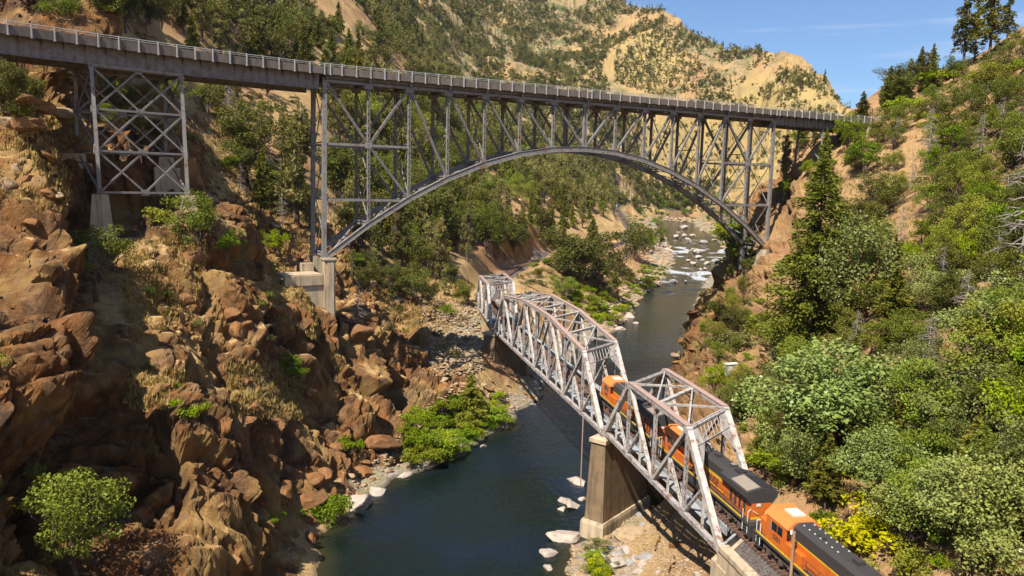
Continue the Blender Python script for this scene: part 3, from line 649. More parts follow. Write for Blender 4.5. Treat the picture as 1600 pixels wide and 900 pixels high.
for s in (sL, sR):
    for k in range(3):
        z0, z1 = ZT[k], ZT[min(k+1, 3)]; f = min(k+1, 2)
        if k < 2:
            leafpart(MB().laced(leg_pt(s, 0, z0), leg_pt(s, H_W, z1), .3, .2, (0, 0, 1), .06), 'brace'); leafpart(MB().laced(leg_pt(s, H_W, z0), leg_pt(s, 0, z1), .3, .2, (0, 0, 1), .06), 'brace')
        else: leafpart(MB().laced(leg_pt(s, H_W, ZT[2]), leg_pt(s, 0, ZT[3]), .3, .2, (0, 0, 1), .06), 'brace')
        leafpart(MB().beam(leg_pt(s, 0, z0), leg_pt(s, H_W, z0), .22, .26), 'strut')
def block(c, ds, dn, z0, z1, f0=1., f1=1.):
    """a battered block on the bridge axes: half sizes ds, dn at the top, scaled f0 at the foot"""
    V = []
    for z, f in ((z0, f0), (z1, f1)):
        for i, j in ((-1, -1), (1, -1), (1, 1), (-1, 1)):
            x = np.array([c.x, c.y])+HD*(i*ds*f)+HN*(j*dn*f); V.append((x[0], x[1], z))
    return V, [(0, 3, 2, 1), (4, 5, 6, 7), (0, 1, 5, 4), (1, 2, 6, 5), (2, 3, 7, 6), (3, 0, 4, 7)]
for s, n, zt, zf in ((sL, 0, 44.2, 38.6), (sR, 0, 44.2, 38.2), (sL, H_W, 50.1, 48.6), (sR, H_W, 50.1, 48.4)):
    c = leg_pt(s, n, zt); b = MB().add(*block(c, 1.05, 1.0, zf, zt, 1.5 if n == 0 else 1.15)); b.add(*block(c, 1.9, 1.7, min(zf-5, gh(c.x, c.y)-1), zf+.02)); b.build('pedestal', M['conc'], hb)
# right bent, left pier, right pedestals
sB = find_s(1285, 0, 62.4, 107, 141); bt = MB().beam(hp(sB, -.3, 62.5), hp(sB, H_W+.3, 62.5), .4, .3).build('bent', M['steel'], hb)
for n, q in ((0, -.8), (H_W, .8)):
    g_ = gh(hp(sB, n+q, 0).x, hp(sB, n+q, 0).y); MB().beam(hp(sB, n, 62.6), hp(sB, n+q, g_-2), .45, .45, (HD[0], HD[1], 0)).build('leg', M['steel'], bt)
for a, b, za, zb2 in ((0, H_W, 62.4, 55), (H_W, 0, 62.4, 55), (0, H_W, 60.8, 60.8), (0, H_W/2, 60.8, 62.4), (H_W/2, H_W, 62.4, 60.8)):
    MB().beam(hp(sB, a, za), hp(sB, b, zb2), .2, .2).build('brace', M['steel'], bt)
lp = MB(); c = hp(.35, 0, 0)
lp.add(*block(c, .6, 1.25, 15, 33.15)); lp.add(*block(c, .95, .9, 15, 33.0)); lp.add(*block(c, 1.15, 1.4, 33.152, 33.5)); lp.add(*block(c, 1.3, 1.6, 12, 19.3))
lp.build('concrete_pier', M['conc'], hb)
c2 = hp(.35, H_W, 0); MB().add(*block(c2, 1.2, 1.4, 14, 33.3)).build('concrete_pier', M['conc'], hb)
wl_ = MB(); wl_.beam(hp(-7.5, .2, 29.6), hp(-.5, .2, 29.6), .9, 1.7); wl_.beam(hp(-7.5, .5, 26.7), hp(-.5, .5, 26.7), .9, 4.1); wl_.beam(hp(-7.5, 2.4, 30.5), hp(-.9, 2.4, 30.5), 4.8, .3)
wl_.build('abutment_wall', M['conc'], hb)
MB().beam(hp(-2.8, H_W-1.0, 30.6), hp(-.9, H_W-1.0, 30.6), 3.0, 3.0).build('anchor_block', M['conc'], hb)
c = hp(H_L+.2, 0, 0); MB().add(*block(c, 1.4, 1.6, 26, 33.1, 1.25)).build('pedestal', M['conc'], hb)
# the tall plate column and braced frame under the far right bearing
fr = MB(); fr.beam(hp(H_L-.2, H_W, 33.4), hp(H_L-.2, H_W, 22.0), .9, 1.2, (HD[0], HD[1], 0)); cp_ = fr.build('plate_column', M['steel_dark'], hb)
for za, zb2 in ((33, 28), (28, 23)):
    MB().beam(hp(H_L, H_W, za), hp(H_L, .5, zb2), .2, .2).beam(hp(H_L, .5, za), hp(H_L, H_W, zb2), .2, .2).beam(hp(H_L, H_W, zb2), hp(H_L, 0.5, zb2), .25, .25).build('brace', M['steel_dark'], cp_)
MB().beam(hp(H_L-.2, 0, 33.2), hp(H_L-.2, H_W, 33.2), .5, .5).build('strut', M['steel_dark'], hb)
MB().beam(hp(SB-1.2, -1.2, 61.5), hp(SB-1.2, 8.5, 61.5), 1.2, 6.6).build('abutment', M['conc'], hb)
# the road running on past the right-hand abutment
rd = MB(); rings = []
for s in range(0, 50, 4):
    n0 = s*s*.004; rings.append([hp(SB+s, -.9+n0, DZ-.3), hp(SB+s, 8.2+n0, DZ-.3), hp(SB+s, 8.2+n0, DZ+.26), hp(SB+s, -.9+n0, DZ+.26)])
rd_o = rd.loft(rings).build('road', M['asphalt']); tag(rd_o, kind='structure')
so = thing('marker_sign', 'small white marker sign at the right end of the road bridge', 'sign', tuple(hp(SB+1.5, -1.5, DZ)))
MB().box(-.05, .05, -.05, .05, 0, 1.4).build('post', M['galv'], so); MB().box(-.35, .35, -.09, -.055, .7, 1.9).build('panel', M['white'], so)

# ------------------------------------------------------------------ railway truss spans
def truss_span(name, label, A, D, N, L, npan, hts, diags, skew=R_SK, w=R_W, white=True):
    t = thing(name, label, 'railway bridge', (A[0], A[1], 0), 'steel truss spans of the railway bridge'); t.location = (0, 0, 0)
    pl = L/npan
    def pt(i, side, z):
        x = A+D*(pl*i)+(N*w+D*skew if side else 0); return Vector((x[0], x[1], ZB+z))
    D3 = Vector((D[0], D[1], 0)); N3 = Vector((N[0], N[1], 0))
    hh = lambda i: 0. if i in (0, npan) else hts[int(i)] if abs(i-round(i)) < 1e-6 else None
    for sd in (0, 1):
        MB().laced(pt(0, sd, 0), pt(npan, sd, 0), .5, .5, (0, 0, 1), .16, 1.0).beam(pt(0, sd, -.18), pt(npan, sd, -.18), .46, .07).build('bottom_chord', M['rail_grey'], t)
        tc_ = MB(); tp = MB(); keys = list(range(1, npan))
        for a, b in zip(keys[:-1], keys[1:]):
            tc_.beam(pt(a, sd, hts[a]), pt(b, sd, hts[b]), .58, .5); tp.beam(pt(a, sd, hts[a]+.275), pt(b, sd, hts[b]+.275), .70, .05)
        c_ = tc_.build('top_chord', M['rail_grey'], t); tp.build('cover_plate', M['rail_rust'], c_)
        for a, b in ((0, 1), (npan, npan-1)): 
            MB().beam(pt(a, sd, -.1), pt(b, sd, hts[b]), .60, .62).build('end_post', M['rail_white'], t)
        for i in range(1, npan): MB().laced(pt(i, sd, 0), pt(i, sd, hts[i]), .36, .34, N3, .1, .5).build('vertical_post', M['rail_grey'], t)
        for a, b in diags:                                  # a = top node, b = bottom node
            MB().beam(pt(a, sd, hts[a]), pt(b, sd, 0), .40, .12).beam(pt(a, sd, hts[a])+N3*.16, pt(b, sd, 0)+N3*.16, .1, .34).beam(pt(a, sd, hts[a])-N3*.16, pt(b, sd, 0)-N3*.16, .1, .34).build('diagonal_brace', M['rail_white'] if b > a or a % 2 else M['rail_grey'], t)
            mx = (a+b)/2; mz = hts[a]/2; MB().beam(pt(mx, sd, 0), pt(mx, sd, mz), .22, .26).build('hanger', M['rail_white'], t)
            MB().laced(pt(mx, sd, mz), pt(a, sd, 0), .34, .2, N3, .07, .42).build('sub_strut', M['rail_white'], t)
        for a, b in ((0, 1), (npan, npan-1)):
            mx = (a+b)/2; mz = hts[b]/2; MB().beam(pt(mx, sd, 0), pt(mx, sd, mz), .22, .26).build('hanger', M['rail_white'], t)
            MB().laced(pt(mx, sd, mz), pt(b, sd, 0), .34, .2, N3, .07, .42).build('sub_strut', M['rail_white'], t)
        for i in range(0, npan+1):
            MB().beam(pt(i, sd, .12)-D3*.55, pt(i, sd, .12)+D3*.55, .56, .8).build('gusset_plate', M['rail_grey'], t)
            if 0 < i < npan: MB().beam(pt(i, sd, hts[i]-.25)-D3*.5, pt(i, sd, hts[i]-.25)+D3*.5, .64, .6).build('gusset_plate', M['rail_grey'], t)
    # portals at both ends: top strut, lattice and knee plates in the plane of the end posts
    for e, h1 in ((0, 1), (npan, npan-1)):
        p = lambda f, sd: pt(e+(h1-e)*f, sd, hts[h1]*f)
        pr = MB(); 
        for f in (1.0, .82): pr.beam(p(f, 0), p(f, 1), .16 if f > .9 else .12, .2)
        for k in range(1, 11):
            q = k/11; pr.beam(p(.99, 0).lerp(p(.99, 1), q), p(.83, 0).lerp(p(.83, 1), min(1, q)), .08, .05)
        po = pr.build('portal_frame', M['rail_grey'], t)
        for sd in (0, 1):
            kn = MB(); a, b, c_ = p(.99, sd), p(.56, sd), p(.80, sd).lerp(p(.80, 1-sd), .26); d = p(.99, sd).lerp(p(.99, 1-sd), .20); nn = (b-a).cross(c_-a).normalized()*.04
            V = [a-nn, b-nn, c_-nn, d-nn, a+nn, b+nn, c_+nn, d+nn]; kn.add(V, [(0, 1, 2, 3), (7, 6, 5, 4), (0, 4, 5, 1), (1, 5, 6, 2), (2, 6, 7, 3), (3, 7, 4, 0)])
            kn.build('knee_plate', M['rail_white'], po)
    for i in range(1, npan):                                # top struts and laterals
        MB().laced(pt(i, 0, hts[i]-.15), pt(i, 1, hts[i]-.15), .3, .5, (0, 0, 1), .1, .5).build('top_strut', M['rail_white'], t)
        if 1 < i < npan-1:
            
            for q_ in (0, 1): MB().beam(pt(i, q_, hts[i]-1.5), pt(i, q_, hts[i]-.3).lerp(pt(i, 1-q_, hts[i]-.3), .2), .12, .12).build('knee_brace', M['rail_grey'], t)
        if i < npan-1:
            MB().laced(pt(i, 0, hts[i]), pt(i+1, 1, hts[i+1]), .26, .16, (0, 0, 1), .06, .45).build('top_lateral', M['rail_white'], t)
            MB().laced(pt(i, 1, hts[i]), pt(i+1, 0, hts[i+1]), .26, .16, (0, 0, 1), .06, .45).build('top_lateral', M['rail_white'], t)
    for k in range(2*npan+1): MB().beam(pt(k/2, 0, .25), pt(k/2, 1, .25), .26, .8).build('floor_beam', M['rail_floor'], t)
    c0_, c1_ = pt(0, 0, 0).lerp(pt(0, 1, 0), .5), pt(npan, 0, 0).lerp(pt(npan, 1, 0), .5)
    for o_ in (-1.55, -.85, .85, 1.55): MB().beam(c0_+N3*o_+Vector((0, 0, .42)), c1_+N3*o_+Vector((0, 0, .42)), .14, .86).build('stringer', M['rail_floor'], t)
    for o_ in (-3.1, 3.1): MB().beam(c0_+N3*(o_*.82)+Vector((0, 0, .78)), c1_+N3*(o_*.82)+Vector((0, 0, .78)), .9, .05).build('walkway', M['rail_floor'], t)
    return t
h4 = {1: R_HT, 2: R_HT+.05, 3: R_HT}
sp1 = truss_span('truss_span', 'nearest silver truss span of the railway bridge with two locomotives inside it', R_A, RD, RN, R_PL*4-.5, 4, h4, [(1, 2), (3, 2)])
h8 = {1: 9.0, 2: 9.9, 3: 10.8, 4: 10.85, 5: 10.8, 6: 9.9, 7: 9.0}
sp2 = truss_span('truss_span', 'longest truss span of the railway bridge with rusty arched top chord, over the river', M_A, M_D, M_N, float(np.linalg.norm(M_B-M_A)), 8, h8, [(1, 2), (3, 2), (3, 4), (5, 4), (5, 6), (7, 6)])
sp3 = truss_span('truss_span', 'farthest and smallest truss span of the railway bridge, ending at the left bank', T_A, T_D, T_N, float(np.linalg.norm(T_B-T_A)), 4, {1: 8.6, 2: 8.6, 3: 8.6}, [(1, 2), (3, 2)])

# piers and abutments of the railway bridge, skewed with it
def pier(name, label, A, D, N, z0, z1, over=1.1, half=1.08, mat='conc_dk', plinth=True, nose=True):
    Wv = N*R_W+D*R_SK; Wl = np.linalg.norm(Wv); w = Wv/Wl; q = np.array([-w[1], w[0]])
    def poly(o, h, z):
        return [tuple(A-w*(o)+q*(-h))+(z,), tuple(A-w*o+q*h)+(z,), tuple(A+w*(Wl+o)+q*h)+(z,), tuple(A+w*(Wl+o)-q*h)+(z,)]
    t = thing(name, label, 'bridge pier', (0, 0, 0), 'concrete piers of the railway bridge')
    MB().loft([poly(over+.45, half+.35, z0), poly(over, half, z1-.75)]).build('shaft', M[mat], t)
    MB().loft([poly(over+.25, half+.22, z1-.747), poly(over+.25, half+.22, z1-.22), poly(over-.25, half-.2, z1)]).build('cap', M['conc'], t)
    if plinth: MB().loft([poly(over+.95, half+.75, z0-3.6), poly(over+.9, half+.7, z0-.3), poly(over+.75, half+.6, z0+.15)]).build('plinth', M['conc'], t)
    b = MB()
    for f in (0, 1):
        for e in (-.5, .5):
            x = A+Wv*f+D*e; b.box(x[0]-.35, x[0]+.35, x[1]-.35, x[1]+.35, z1-.05, ZB-.22)
    b.build('bearing', M['rail_grey'], t); return t
pA = (R_A+RD*(R_PL*4)+M_A)/2
pier('bridge_pier', 'tall stained concrete railway pier standing at the water in front of the rapids rocks', pA+RD*.1, RD, RN, 2.4, 14.05)
pB = (M_B+T_A)/2
pier('bridge_pier', 'dark shaded railway pier at the foot of the left bank', pB, M_D, M_N, 0, 14.05, 1.4, 1.6, 'conc_dk', False)
BLM_ = concrete('ballast', (.12, .10, .09), (.20, .17, .15))
ab = thing('abutment', 'concrete railway abutment at the near end of the truss bridge', 'abutment', (0, 0, 0))
def slabpoly(A, D, N, l0, l1, n0, n1, sk, z0, z1):
    f = lambda l, n, z: tuple(A+D*(l+n*sk)+N*n)+(z,)
    return [[f(l0, n0, z0), f(l1, n0, z0), f(l1, n1, z0), f(l0, n1, z0)], [f(l0, n0, z1), f(l1, n0, z1), f(l1, n1, z1), f(l0, n1, z1)]]
sk = R_SK/R_W
MB().loft(slabpoly(R_A, RD, RN, -1.9, .9, -1.0, R_W+1.2, sk, 2, 14.1)).build('footing_block', M['conc'], ab)
MB().loft(slabpoly(R_A, RD, RN, -14, -.9, -.9, -.2, 0, 5, 15.5)).loft(slabpoly(R_A, RD, RN, -14, -1.2, -1.05, -.05, 0, 15.503, 15.95)).build('wing_wall', M['conc'], ab)
MB().loft(slabpoly(R_A, RD, RN, -1.7, -1.2, -.19, R_W, sk, 12, 15.5)).build('back_wall', M['conc'], ab)
MB().loft(slabpoly(R_A, RD, RN, -9, -1.71, -.18, R_W-.3, sk, 9, 15.40)).build('ballast_fill', BLM_, ab)
ab2 = thing('abutment', 'small shaded railway abutment at the far left-bank end of the bridge', 'abutment', (0, 0, 0))
MB().loft(slabpoly(T_B, T_D, T_N, -.6, 2.4, -1.0, R_W+1.0, sk, 5, 14.1)).build('footing_block', M['conc_dk'], ab2)
MB().loft(slabpoly(T_B, T_D, T_N, 1.6, 2.4, -1.0, R_W+1.0, sk, 12, 15.35)).build('back_wall', M['conc_dk'], ab2)

# ------------------------------------------------------------------ track: rails and sleepers
RZ = 15.92
tp_ = [np.array([p[0], p[1]]) for p in track_near]+[(cN+RD*34+M_A+M_N*3.5+M_D*3.06)/2, M_B+M_N*3.5+M_D*3.06, t_end]+[np.array(p[:2]) for p in track_far[1:]]
tz_ = [15.5]*7+[15.4+max(0, p[2]-15.9) for p in trk]; tz_ = tz_[:len(tp_)]+[tz_[-1]]*(len(tp_)-len(tz_))
def resample(pts, zs, step):
    o = []; acc = 0
    for k in range(len(pts)-1):
        a, b = pts[k], pts[k+1]; L = np.linalg.norm(b-a); s = acc
        while s < L: t = s/L; o.append((a+(b-a)*t, zs[k]*(1-t)+zs[k+1]*t)); s += step
        acc = s-L
    return o
# round off the far curve
cp2 = tp_[:6]; far_ = [tp_[5]]+tp_[6:]; fz = [15.5]+tz_[6:]
fx = np.array([p for p in far_]); tt = np.concatenate([[0], np.cumsum(np.linalg.norm(np.diff(fx, axis=0), axis=1))]); td = np.arange(0, tt[-1], 3.)
sx, sy, sz = (np.interp(td, tt, v) for v in (fx[:, 0], fx[:, 1], np.array(fz)[:len(tt)]))
for _ in range(3):
    for v in (sx, sy, sz): v[1:-1] = (v[:-2]+2*v[1:-1]+v[2:])/4
cl = tp_[:5]+[np.array(p) for p in zip(sx, sy)]; cz = tz_[:5]+list(sz)
tr = thing('railway_track', 'single railway track with dark wooden ties crossing the truss bridge to the left bank', 'railway track', (0, 0, 0))
for o_ in (-.755, .755):
    mb = MB(); rg = []
    for k in range(len(cl)):
        d = (cl[min(k+1, len(cl)-1)]-cl[max(k-1, 0)]); d = d/np.linalg.norm(d); n = np.array([d[1], -d[0]]); p = cl[k]+n*o_
        rg.append([tuple(p-n*.07)+(cz[k]+.24,), tuple(p+n*.07)+(cz[k]+.24,), tuple(p+n*.04)+(cz[k]+.42,), tuple(p-n*.04)+(cz[k]+.42,)])
    mb.loft(rg).build('rail', M['railtop'], tr)
sl = resample(cl, cz, .56); tm = MB().box(-1.4, 1.4, -.12, .12, 0, .24).mesh('sleeper', M['wood']); near_, rest = [], MB()
order = sorted(range(1, len(sl)-1), key=lambda k: abs(np.hypot(*sl[k][0])-0) if sl[k][0][1] > 48 else 999)
keepers = set(order[:298]); rs = random.Random(5)
for k in range(1, len(sl)-1):
    d = sl[k+1][0]-sl[k-1][0]; yw = math.atan2(d[1], d[0])-math.pi/2+rs.uniform(-.015, .015); p, z = sl[k]
    if k in keepers: o = link('sleeper', tm, tr, (p[0], p[1], z+rs.uniform(-.01, .01))); o.rotation_euler.z = yw
    elif p[1] > 60:
        c_, s_ = math.cos(yw), math.sin(yw); V = [(p[0]+x*c_-y*s_, p[1]+x*s_+y*c_, z+zz) for zz in (0, .24) for x, y in ((-1.4, -.12), (1.4, -.12), (1.4, .12), (-1.4, .12))]
        rest.add(V, [(0, 3, 2, 1), (4, 5, 6, 7), (0, 1, 5, 4), (1, 2, 6, 5), (2, 3, 7, 6), (3, 0, 4, 7)])
tag(rest.build('sleepers', M['wood'], tr), kind='stuff')
# ------------------------------------------------------------------ locomotives
def lpaint(name, col, rough=.38, dirt=.55):
    m = NT(name); P = m.coord('Object'); a = m.noise(1.3, 5, m.vscale(P, (1, 1, .35)), .65); c = m.mix(m.rng(a, .45, .75, 0, dirt), col, tuple(x*.45 for x in col)); c = m.mix(m.rng(m.noise(7, 4, P), .6, .75, 0, dirt*.6), c, (.13, .10, .08))
    m.bsdf(c, m.rng(a, .4, .7, rough, rough+.25), spec=.4); return m.m
ORG = lpaint('orange_paint', (.66, .155, .02)); ORF = lpaint('faded_orange_paint', (.74, .23, .055), .5, .25); BLK = lpaint('black_paint', (.055, .049, .046), .5, .2); YEL = lpaint('yellow_paint', (.80, .50, .03)); GRY = lpaint('frame_paint', (.06, .055, .05), .6); TRK = lpaint('truck_dirt', (.13, .095, .075), .8)
GLS = NT('dark_glass'); GLS.bsdf((.02, .025, .03), .08, spec=.6); GLS = GLS.m; WHT = lpaint('white_rail_paint', (.75, .74, .70), .5, .1); ROOFP = lpaint('bleached_roof_panel', (.72, .66, .52), .6, .2); RADP = lpaint('radiator_grille', (.025, .023, .025), .7, .1); RADL = lpaint('pale_brown_roof', (.30, .24, .18), .7, .2); LMP = lpaint('lamp_lens', (.75, .75, .7), .2, 0)
def text_mesh(name, body, size, mat, ext=.01):
    cu = bpy.data.curves.new(name, 'FONT'); cu.body = body; cu.size = size; cu.extrude = ext; cu.align_x = 'CENTER'; cu.align_y = 'CENTER'; cu.offset = .012; o = bpy.data.objects.new(name, cu)
    COL.objects.link(o); dg = bpy.context.evaluated_depsgraph_get(); me = bpy.data.meshes.new_from_object(o.evaluated_get(dg)); COL.objects.unlink(o); bpy.data.objects.remove(o)
    me.materials.clear(); me.materials.append(mat); return me
def loco(label, group):
    """x runs forward to the cab, z from the rail head"""
    t = thing('locomotive', label, 'locomotive', (0, 0, 0), group)
    B = lambda mb, nm, mat, par=t: mb.build(nm, mat, par)
    B(MB().box(-10.6, 10.6, -1.5, 1.5, 1.32, 1.62), 'frame', GRY)
    for s in (-1, 1): B(MB().box(-10.3, 10.3, s*1.505-.01, s*1.505+.01, 1.34, 1.72) if s > 0 else MB().box(-10.3, 10.3, -1.515, -1.495, 1.34, 1.72), 'side_sill', GRY)
    for s in (-1, 1): B(MB().box(-9.4, 10.2, s*1.53-.008, s*1.53+.008, 1.60, 1.78), 'sill_stripe', YEL)
    hood = B(MB().prism([(-.98, 1.62), (.98, 1.62), (.98, 3.75), (-.98, 3.75)], -9.6, 5.6, 'x'), 'long_hood', ORG)
    up = B(MB().prism([(-1.0, 3.752), (1.0, 3.752), (1.0, 4.2), (.62, 4.5), (-.62, 4.5), (-1.0, 4.2)], -5.6, 5.6, 'x'), 'hood_roof', BLK)
    B(MB().box(-5.4, 5.5, -1.02, 1.02, 3.3, 3.72), 'hood_band', BLK); 
    for s in (-1, 1): B(MB().box(-9.2, 5.4, s*.99-.01, s*.99+.01, 3.12, 3.3), 'hood_stripe', YEL, hood)
    # doors and grilles on the hood side
    for s in (-1, 1):
        for k in range(13): B(MB().box(-5.0+k*.78, -5.0+k*.78+.70, s*.995-.012, s*.995+.012, 1.9, 3.05), 'hood_door', ORG, hood)
        for k in range(4): B(MB().box(-9.1+k*.85, -9.1+k*.85+.42, s*.995-.014, s*.995+.014, 1.95, 3.0), 'door_slot', BLK, hood)
    # the flared radiator section at the rear
    rad = B(MB().prism([(-.98, 3.0), (.98, 3.0), (1.53, 3.75), (1.53, 4.25), (0, 4.62), (-1.53, 4.25), (-1.53, 3.75)], -10.15, -5.0, 'x'), 'radiator_hood', BLK)
    for s, mt in ((-1, RADP), (1, RADL)):  # grille is near black on one side, pale brown on the other
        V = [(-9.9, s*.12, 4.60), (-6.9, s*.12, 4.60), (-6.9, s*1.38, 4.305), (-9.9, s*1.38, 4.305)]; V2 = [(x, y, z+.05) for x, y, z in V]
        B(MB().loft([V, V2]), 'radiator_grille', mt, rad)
    B(MB().box(-6.4, -5.5, -.5, .35, 4.52, 4.68), 'roof_vent', RADP, rad); B(MB().box(-4.6, -3.9, -.55, .1, 4.5, 4.66), 'roof_hatch', GRY, up)
    B(MB().box(-4.5, -4.0, -.45, .0, 4.665, 4.70), 'hatch_panel', RADL, up)
    for x in (-3.2, -1.0, 1.2, 3.4): B(MB().box(x-.03, x+.03, -1.01, 1.01, 4.18, 4.26).box(x-.03, x+.03, -.63, .63, 4.5, 4.53), 'roof_rib', GRY, up)
    for k in range(7):
        B(MB().box(.2+k*.75, .34+k*.75, -.5, -.42, 4.5, 4.55), 'lift_eye', WHT, up); B(MB().box(.2+k*.75, .34+k*.75, .42, .5, 4.5, 4.55), 'lift_eye', WHT, up)
    B(MB().box(-1.9, -1.2, -.3, .3, 4.5, 4.78), 'exhaust_stack', BLK, up); B(MB().tube((2.3, .3, 4.6), (3.0, .3, 4.6), .07, 6).tube((2.3, .15, 4.6), (2.8, .15, 4.6), .07, 6).box(2.4, 2.6, .1, .35, 4.5, 4.6), 'air_horn', BLK, up)
    # cab and nose
    cab = B(MB().prism([(-1.52, 1.62), (1.52, 1.62), (1.52, 3.95), (.9, 4.55), (-.9, 4.55), (-1.52, 3.95)], 5.62, 8.7, 'x'), 'cab', ORG)
    B(MB().loft([[(5.35, -1.56, 3.93), (5.35, -.92, 4.56), (5.35, .92, 4.56), (5.35, 1.56, 3.93), (5.35, 1.5, 3.87), (5.35, -1.5, 3.87)][::-1], [(8.95, -1.56, 3.93), (8.95, -.92, 4.56), (8.95, .92, 4.56), (8.95, 1.56, 3.93), (8.95, 1.5, 3.87), (8.95, -1.5, 3.87)][::-1]]), 'cab_roof', ORF)
    B(MB().box(6.3, 7.7, -.62, .5, 4.56, 4.70), 'air_conditioner', ROOFP, cab)
    for s in (-1, 1):
        w = MB().box(6.1, 6.85, s*1.525-.012, s*1.525+.012, 2.95, 3.65).box(6.95, 7.75, s*1.525-.012, s*1.525+.012, 2.95, 3.65); B(w, 'side_window', GLS, cab)
        B(MB().box(7.82, 7.95, s*1.54-.02, s*1.54+.02, 2.8, 3.8), 'window_post', RADL, cab)
    B(MB().prism([(-1.15, 1.62), (1.15, 1.62), (1.15, 2.85), (.6, 3.15), (-.6, 3.15), (-1.15, 2.85)], 8.702, 10.3, 'x'), 'nose', ORG)
    B(MB().box(8.70, 8.73, -1.15, 1.15, 3.25, 3.8), 'windshield', GLS, cab); B(MB().box(10.3, 10.34, -.25, .25, 2.7, 2.95), 'headlight', LMP); B(MB().box(8.72, 8.80, -.3, .3, 4.1, 4.35), 'headlight', LMP, cab)
    B(MB().box(5.58, 5.62, -1.4, -1.05, 2.9, 3.6).box(5.58, 5.62, 1.05, 1.4, 2.9, 3.6), 'rear_window', GLS, cab)
    for s in (-1, 1):
        B(MB().box(3.3, 5.6, s*1.25-.22, s*1.25+.22, 1.62, 2.7), 'battery_box', ORG); n_ = link('cab_number', NUM, cab, (6.9, s*1.54, 2.45)); n_.rotation_euler = (R(90), 0, R(0) if s < 0 else R(180))
        l1 = link('logo_letters', LOGO, hood, (-2.6, s*1.035, 2.55)); l1.rotation_euler = (R(90), 0, R(0) if s < 0 else R(180))
        l2 = B(MB().box(-4.6, -.6, s*1.02-.006, s*1.02+.006, 2.96, 3.06).box(-4.9, -.9, s*1.02-.006, s*1.02+.006, 2.02, 2.10), 'logo_bar', YEL, hood)
    B(MB().box(-10.17, -10.16, -1.0, 1.0, 1.7, 1.9), 'rear_stripe', YEL); B(MB().box(-10.155, -9.6, -.97, .97, 1.622, 3.2), 'rear_hood', ORG); B(MB().box(-10.2, -10.156, .1, .5, 2.9, 3.15), 'headlight', LMP)
    # fuel tank, trucks
    B(MB().prism([(-1.3, .35), (1.3, .35), (1.45, .8), (1.45, 1.3), (-1.45, 1.3), (-1.45, .8)], -3.2, 3.4, 'x'), 'fuel_tank', GRY)
    for cx in (-6.6, 6.6):
        bg_ = B(MB().box(cx-2.6, cx+2.6, -.6, .6, .5, 1.1), 'truck', TRK)
        for s in (-1, 1):
            sf = MB().box(cx-2.7, cx+2.7, s*1.12-.09, s*1.12+.09, .62, .92)
            for k in (-1, 0, 1): sf.box(cx+k*1.95-.24, cx+k*1.95+.24, s*1.16-.12, s*1.16+.12, .30, .72); sf.tube((cx+k*1.95+.75, s*1.13, .5), (cx+k*1.95+.75, s*1.13, .95), .13, 6)
            B(sf, 'side_frame', TRK, bg_)
        for k in (-1, 0, 1):
            for s in (-1, 1): B(MB().tube((cx+k*1.95, s*.74-.06, .53), (cx+k*1.95, s*.74+.06, .53), .53, 14), 'wheel', TRK, bg_)
    # handrails
    for s in (-1, 1):
        hr = MB(); xs = [-9.3, -7.6, -5.9, -4.2, -2.5, -.8, .9, 2.6]
        for x in xs: hr.tube((x, s*1.46, 1.62), (x, s*1.46, 2.68), .028, 5)
        for z in (2.68, 2.15): hr.tube((-9.3, s*1.46, z), (3.2, s*1.46, z), .025, 5)
        B(hr, 'handrail', BLK)
        for e, x0 in ((1, 10.35), (-1, -10.35)):
            g = MB().tube((x0, s*1.4, .55), (x0, s*1.4, 2.55), .035, 5).tube((x0, s*1.4, 2.55), (x0-e*.25, s*1.0, 2.65), .035, 5).tube((x0-e*.75, s*1.47, .6), (x0-e*.75, s*1.47, 2.55), .035, 5).tube((x0-e*.25, s*1.0, 2.65), (x0-e*.1, s*.35, 2.2), .03, 5)
            B(g, 'grab_rail', WHT); st = MB()
            for q in range(4): st.box(x0-e*.72 if e > 0 else x0, x0 if e > 0 else x0-e*.72, s*1.35-.12, s*1.35+.12, .35+q*.32, .39+q*.32)
            B(st, 'step', GRY)
    for e in (1, -1):
        B(MB().box(10.6*e-.25*(e < 0), 10.6*e+.25*(e > 0), -1.45, 1.45, .35, 1.5), 'pilot', BLK); B(MB().box(min(10.8*e, 11.15*e), max(10.8*e, 11.15*e), -.2, .2, .75, 1.1), 'coupler', TRK)
        ho = MB()
        for y in (-.7, -.45, .45, .7): ho.tube((10.86*e, y, 1.0), (11.0*e, y*.9, .55), .035, 5).tube((11.0*e, y*.9, .55), (11.13*e, y*.8, .7), .035, 5)
        B(ho, 'air_hose', WHT)
    return t
NUM = text_mesh('cab_number', '5301', .62, BLK, .004); LOGO = text_mesh('logo_letters', 'BNSF', 1.05, BLK, .004)
# drape the three engines along the track centre line, coupled nose to tail
cc = np.array([cN-RD*60, cN, (cN+RD*34+M_A+M_N*3.5+M_D*3.06)/2, M_B+M_N*3.5+M_D*3.06]); cd = np.concatenate([[0], np.cumsum(np.linalg.norm(np.diff(cc, axis=0), axis=1))])
def on_track(s): return np.array([np.interp(s, cd, cc[:, 0]), np.interp(s, cd, cc[:, 1])])
LS0 = 60+7.0        # middle of the second engine
lab = ['orange and black locomotive farthest ahead, its cab emerging under the truss portal', 'middle orange and black locomotive, its black flared radiator roof just clear of the near portal', 'nearest orange locomotive with faded cab roof, coming off the track bed at the lower edge']
L0 = loco(lab[1], 'coupled orange locomotives'); L1 = copy_tree(L0); L2 = copy_tree(L0); L1['label'] = lab[0]; L2['label'] = lab[2]
for o, s in ((L0, LS0), (L1, LS0+22.4), (L2, LS0-22.4)):
    a, b = on_track(s-6.6), on_track(s+6.6); c = (a+b)/2; o.location = (c[0], c[1], RZ); o.rotation_euler.z = math.atan2(b[1]-a[1], b[0]-a[0])
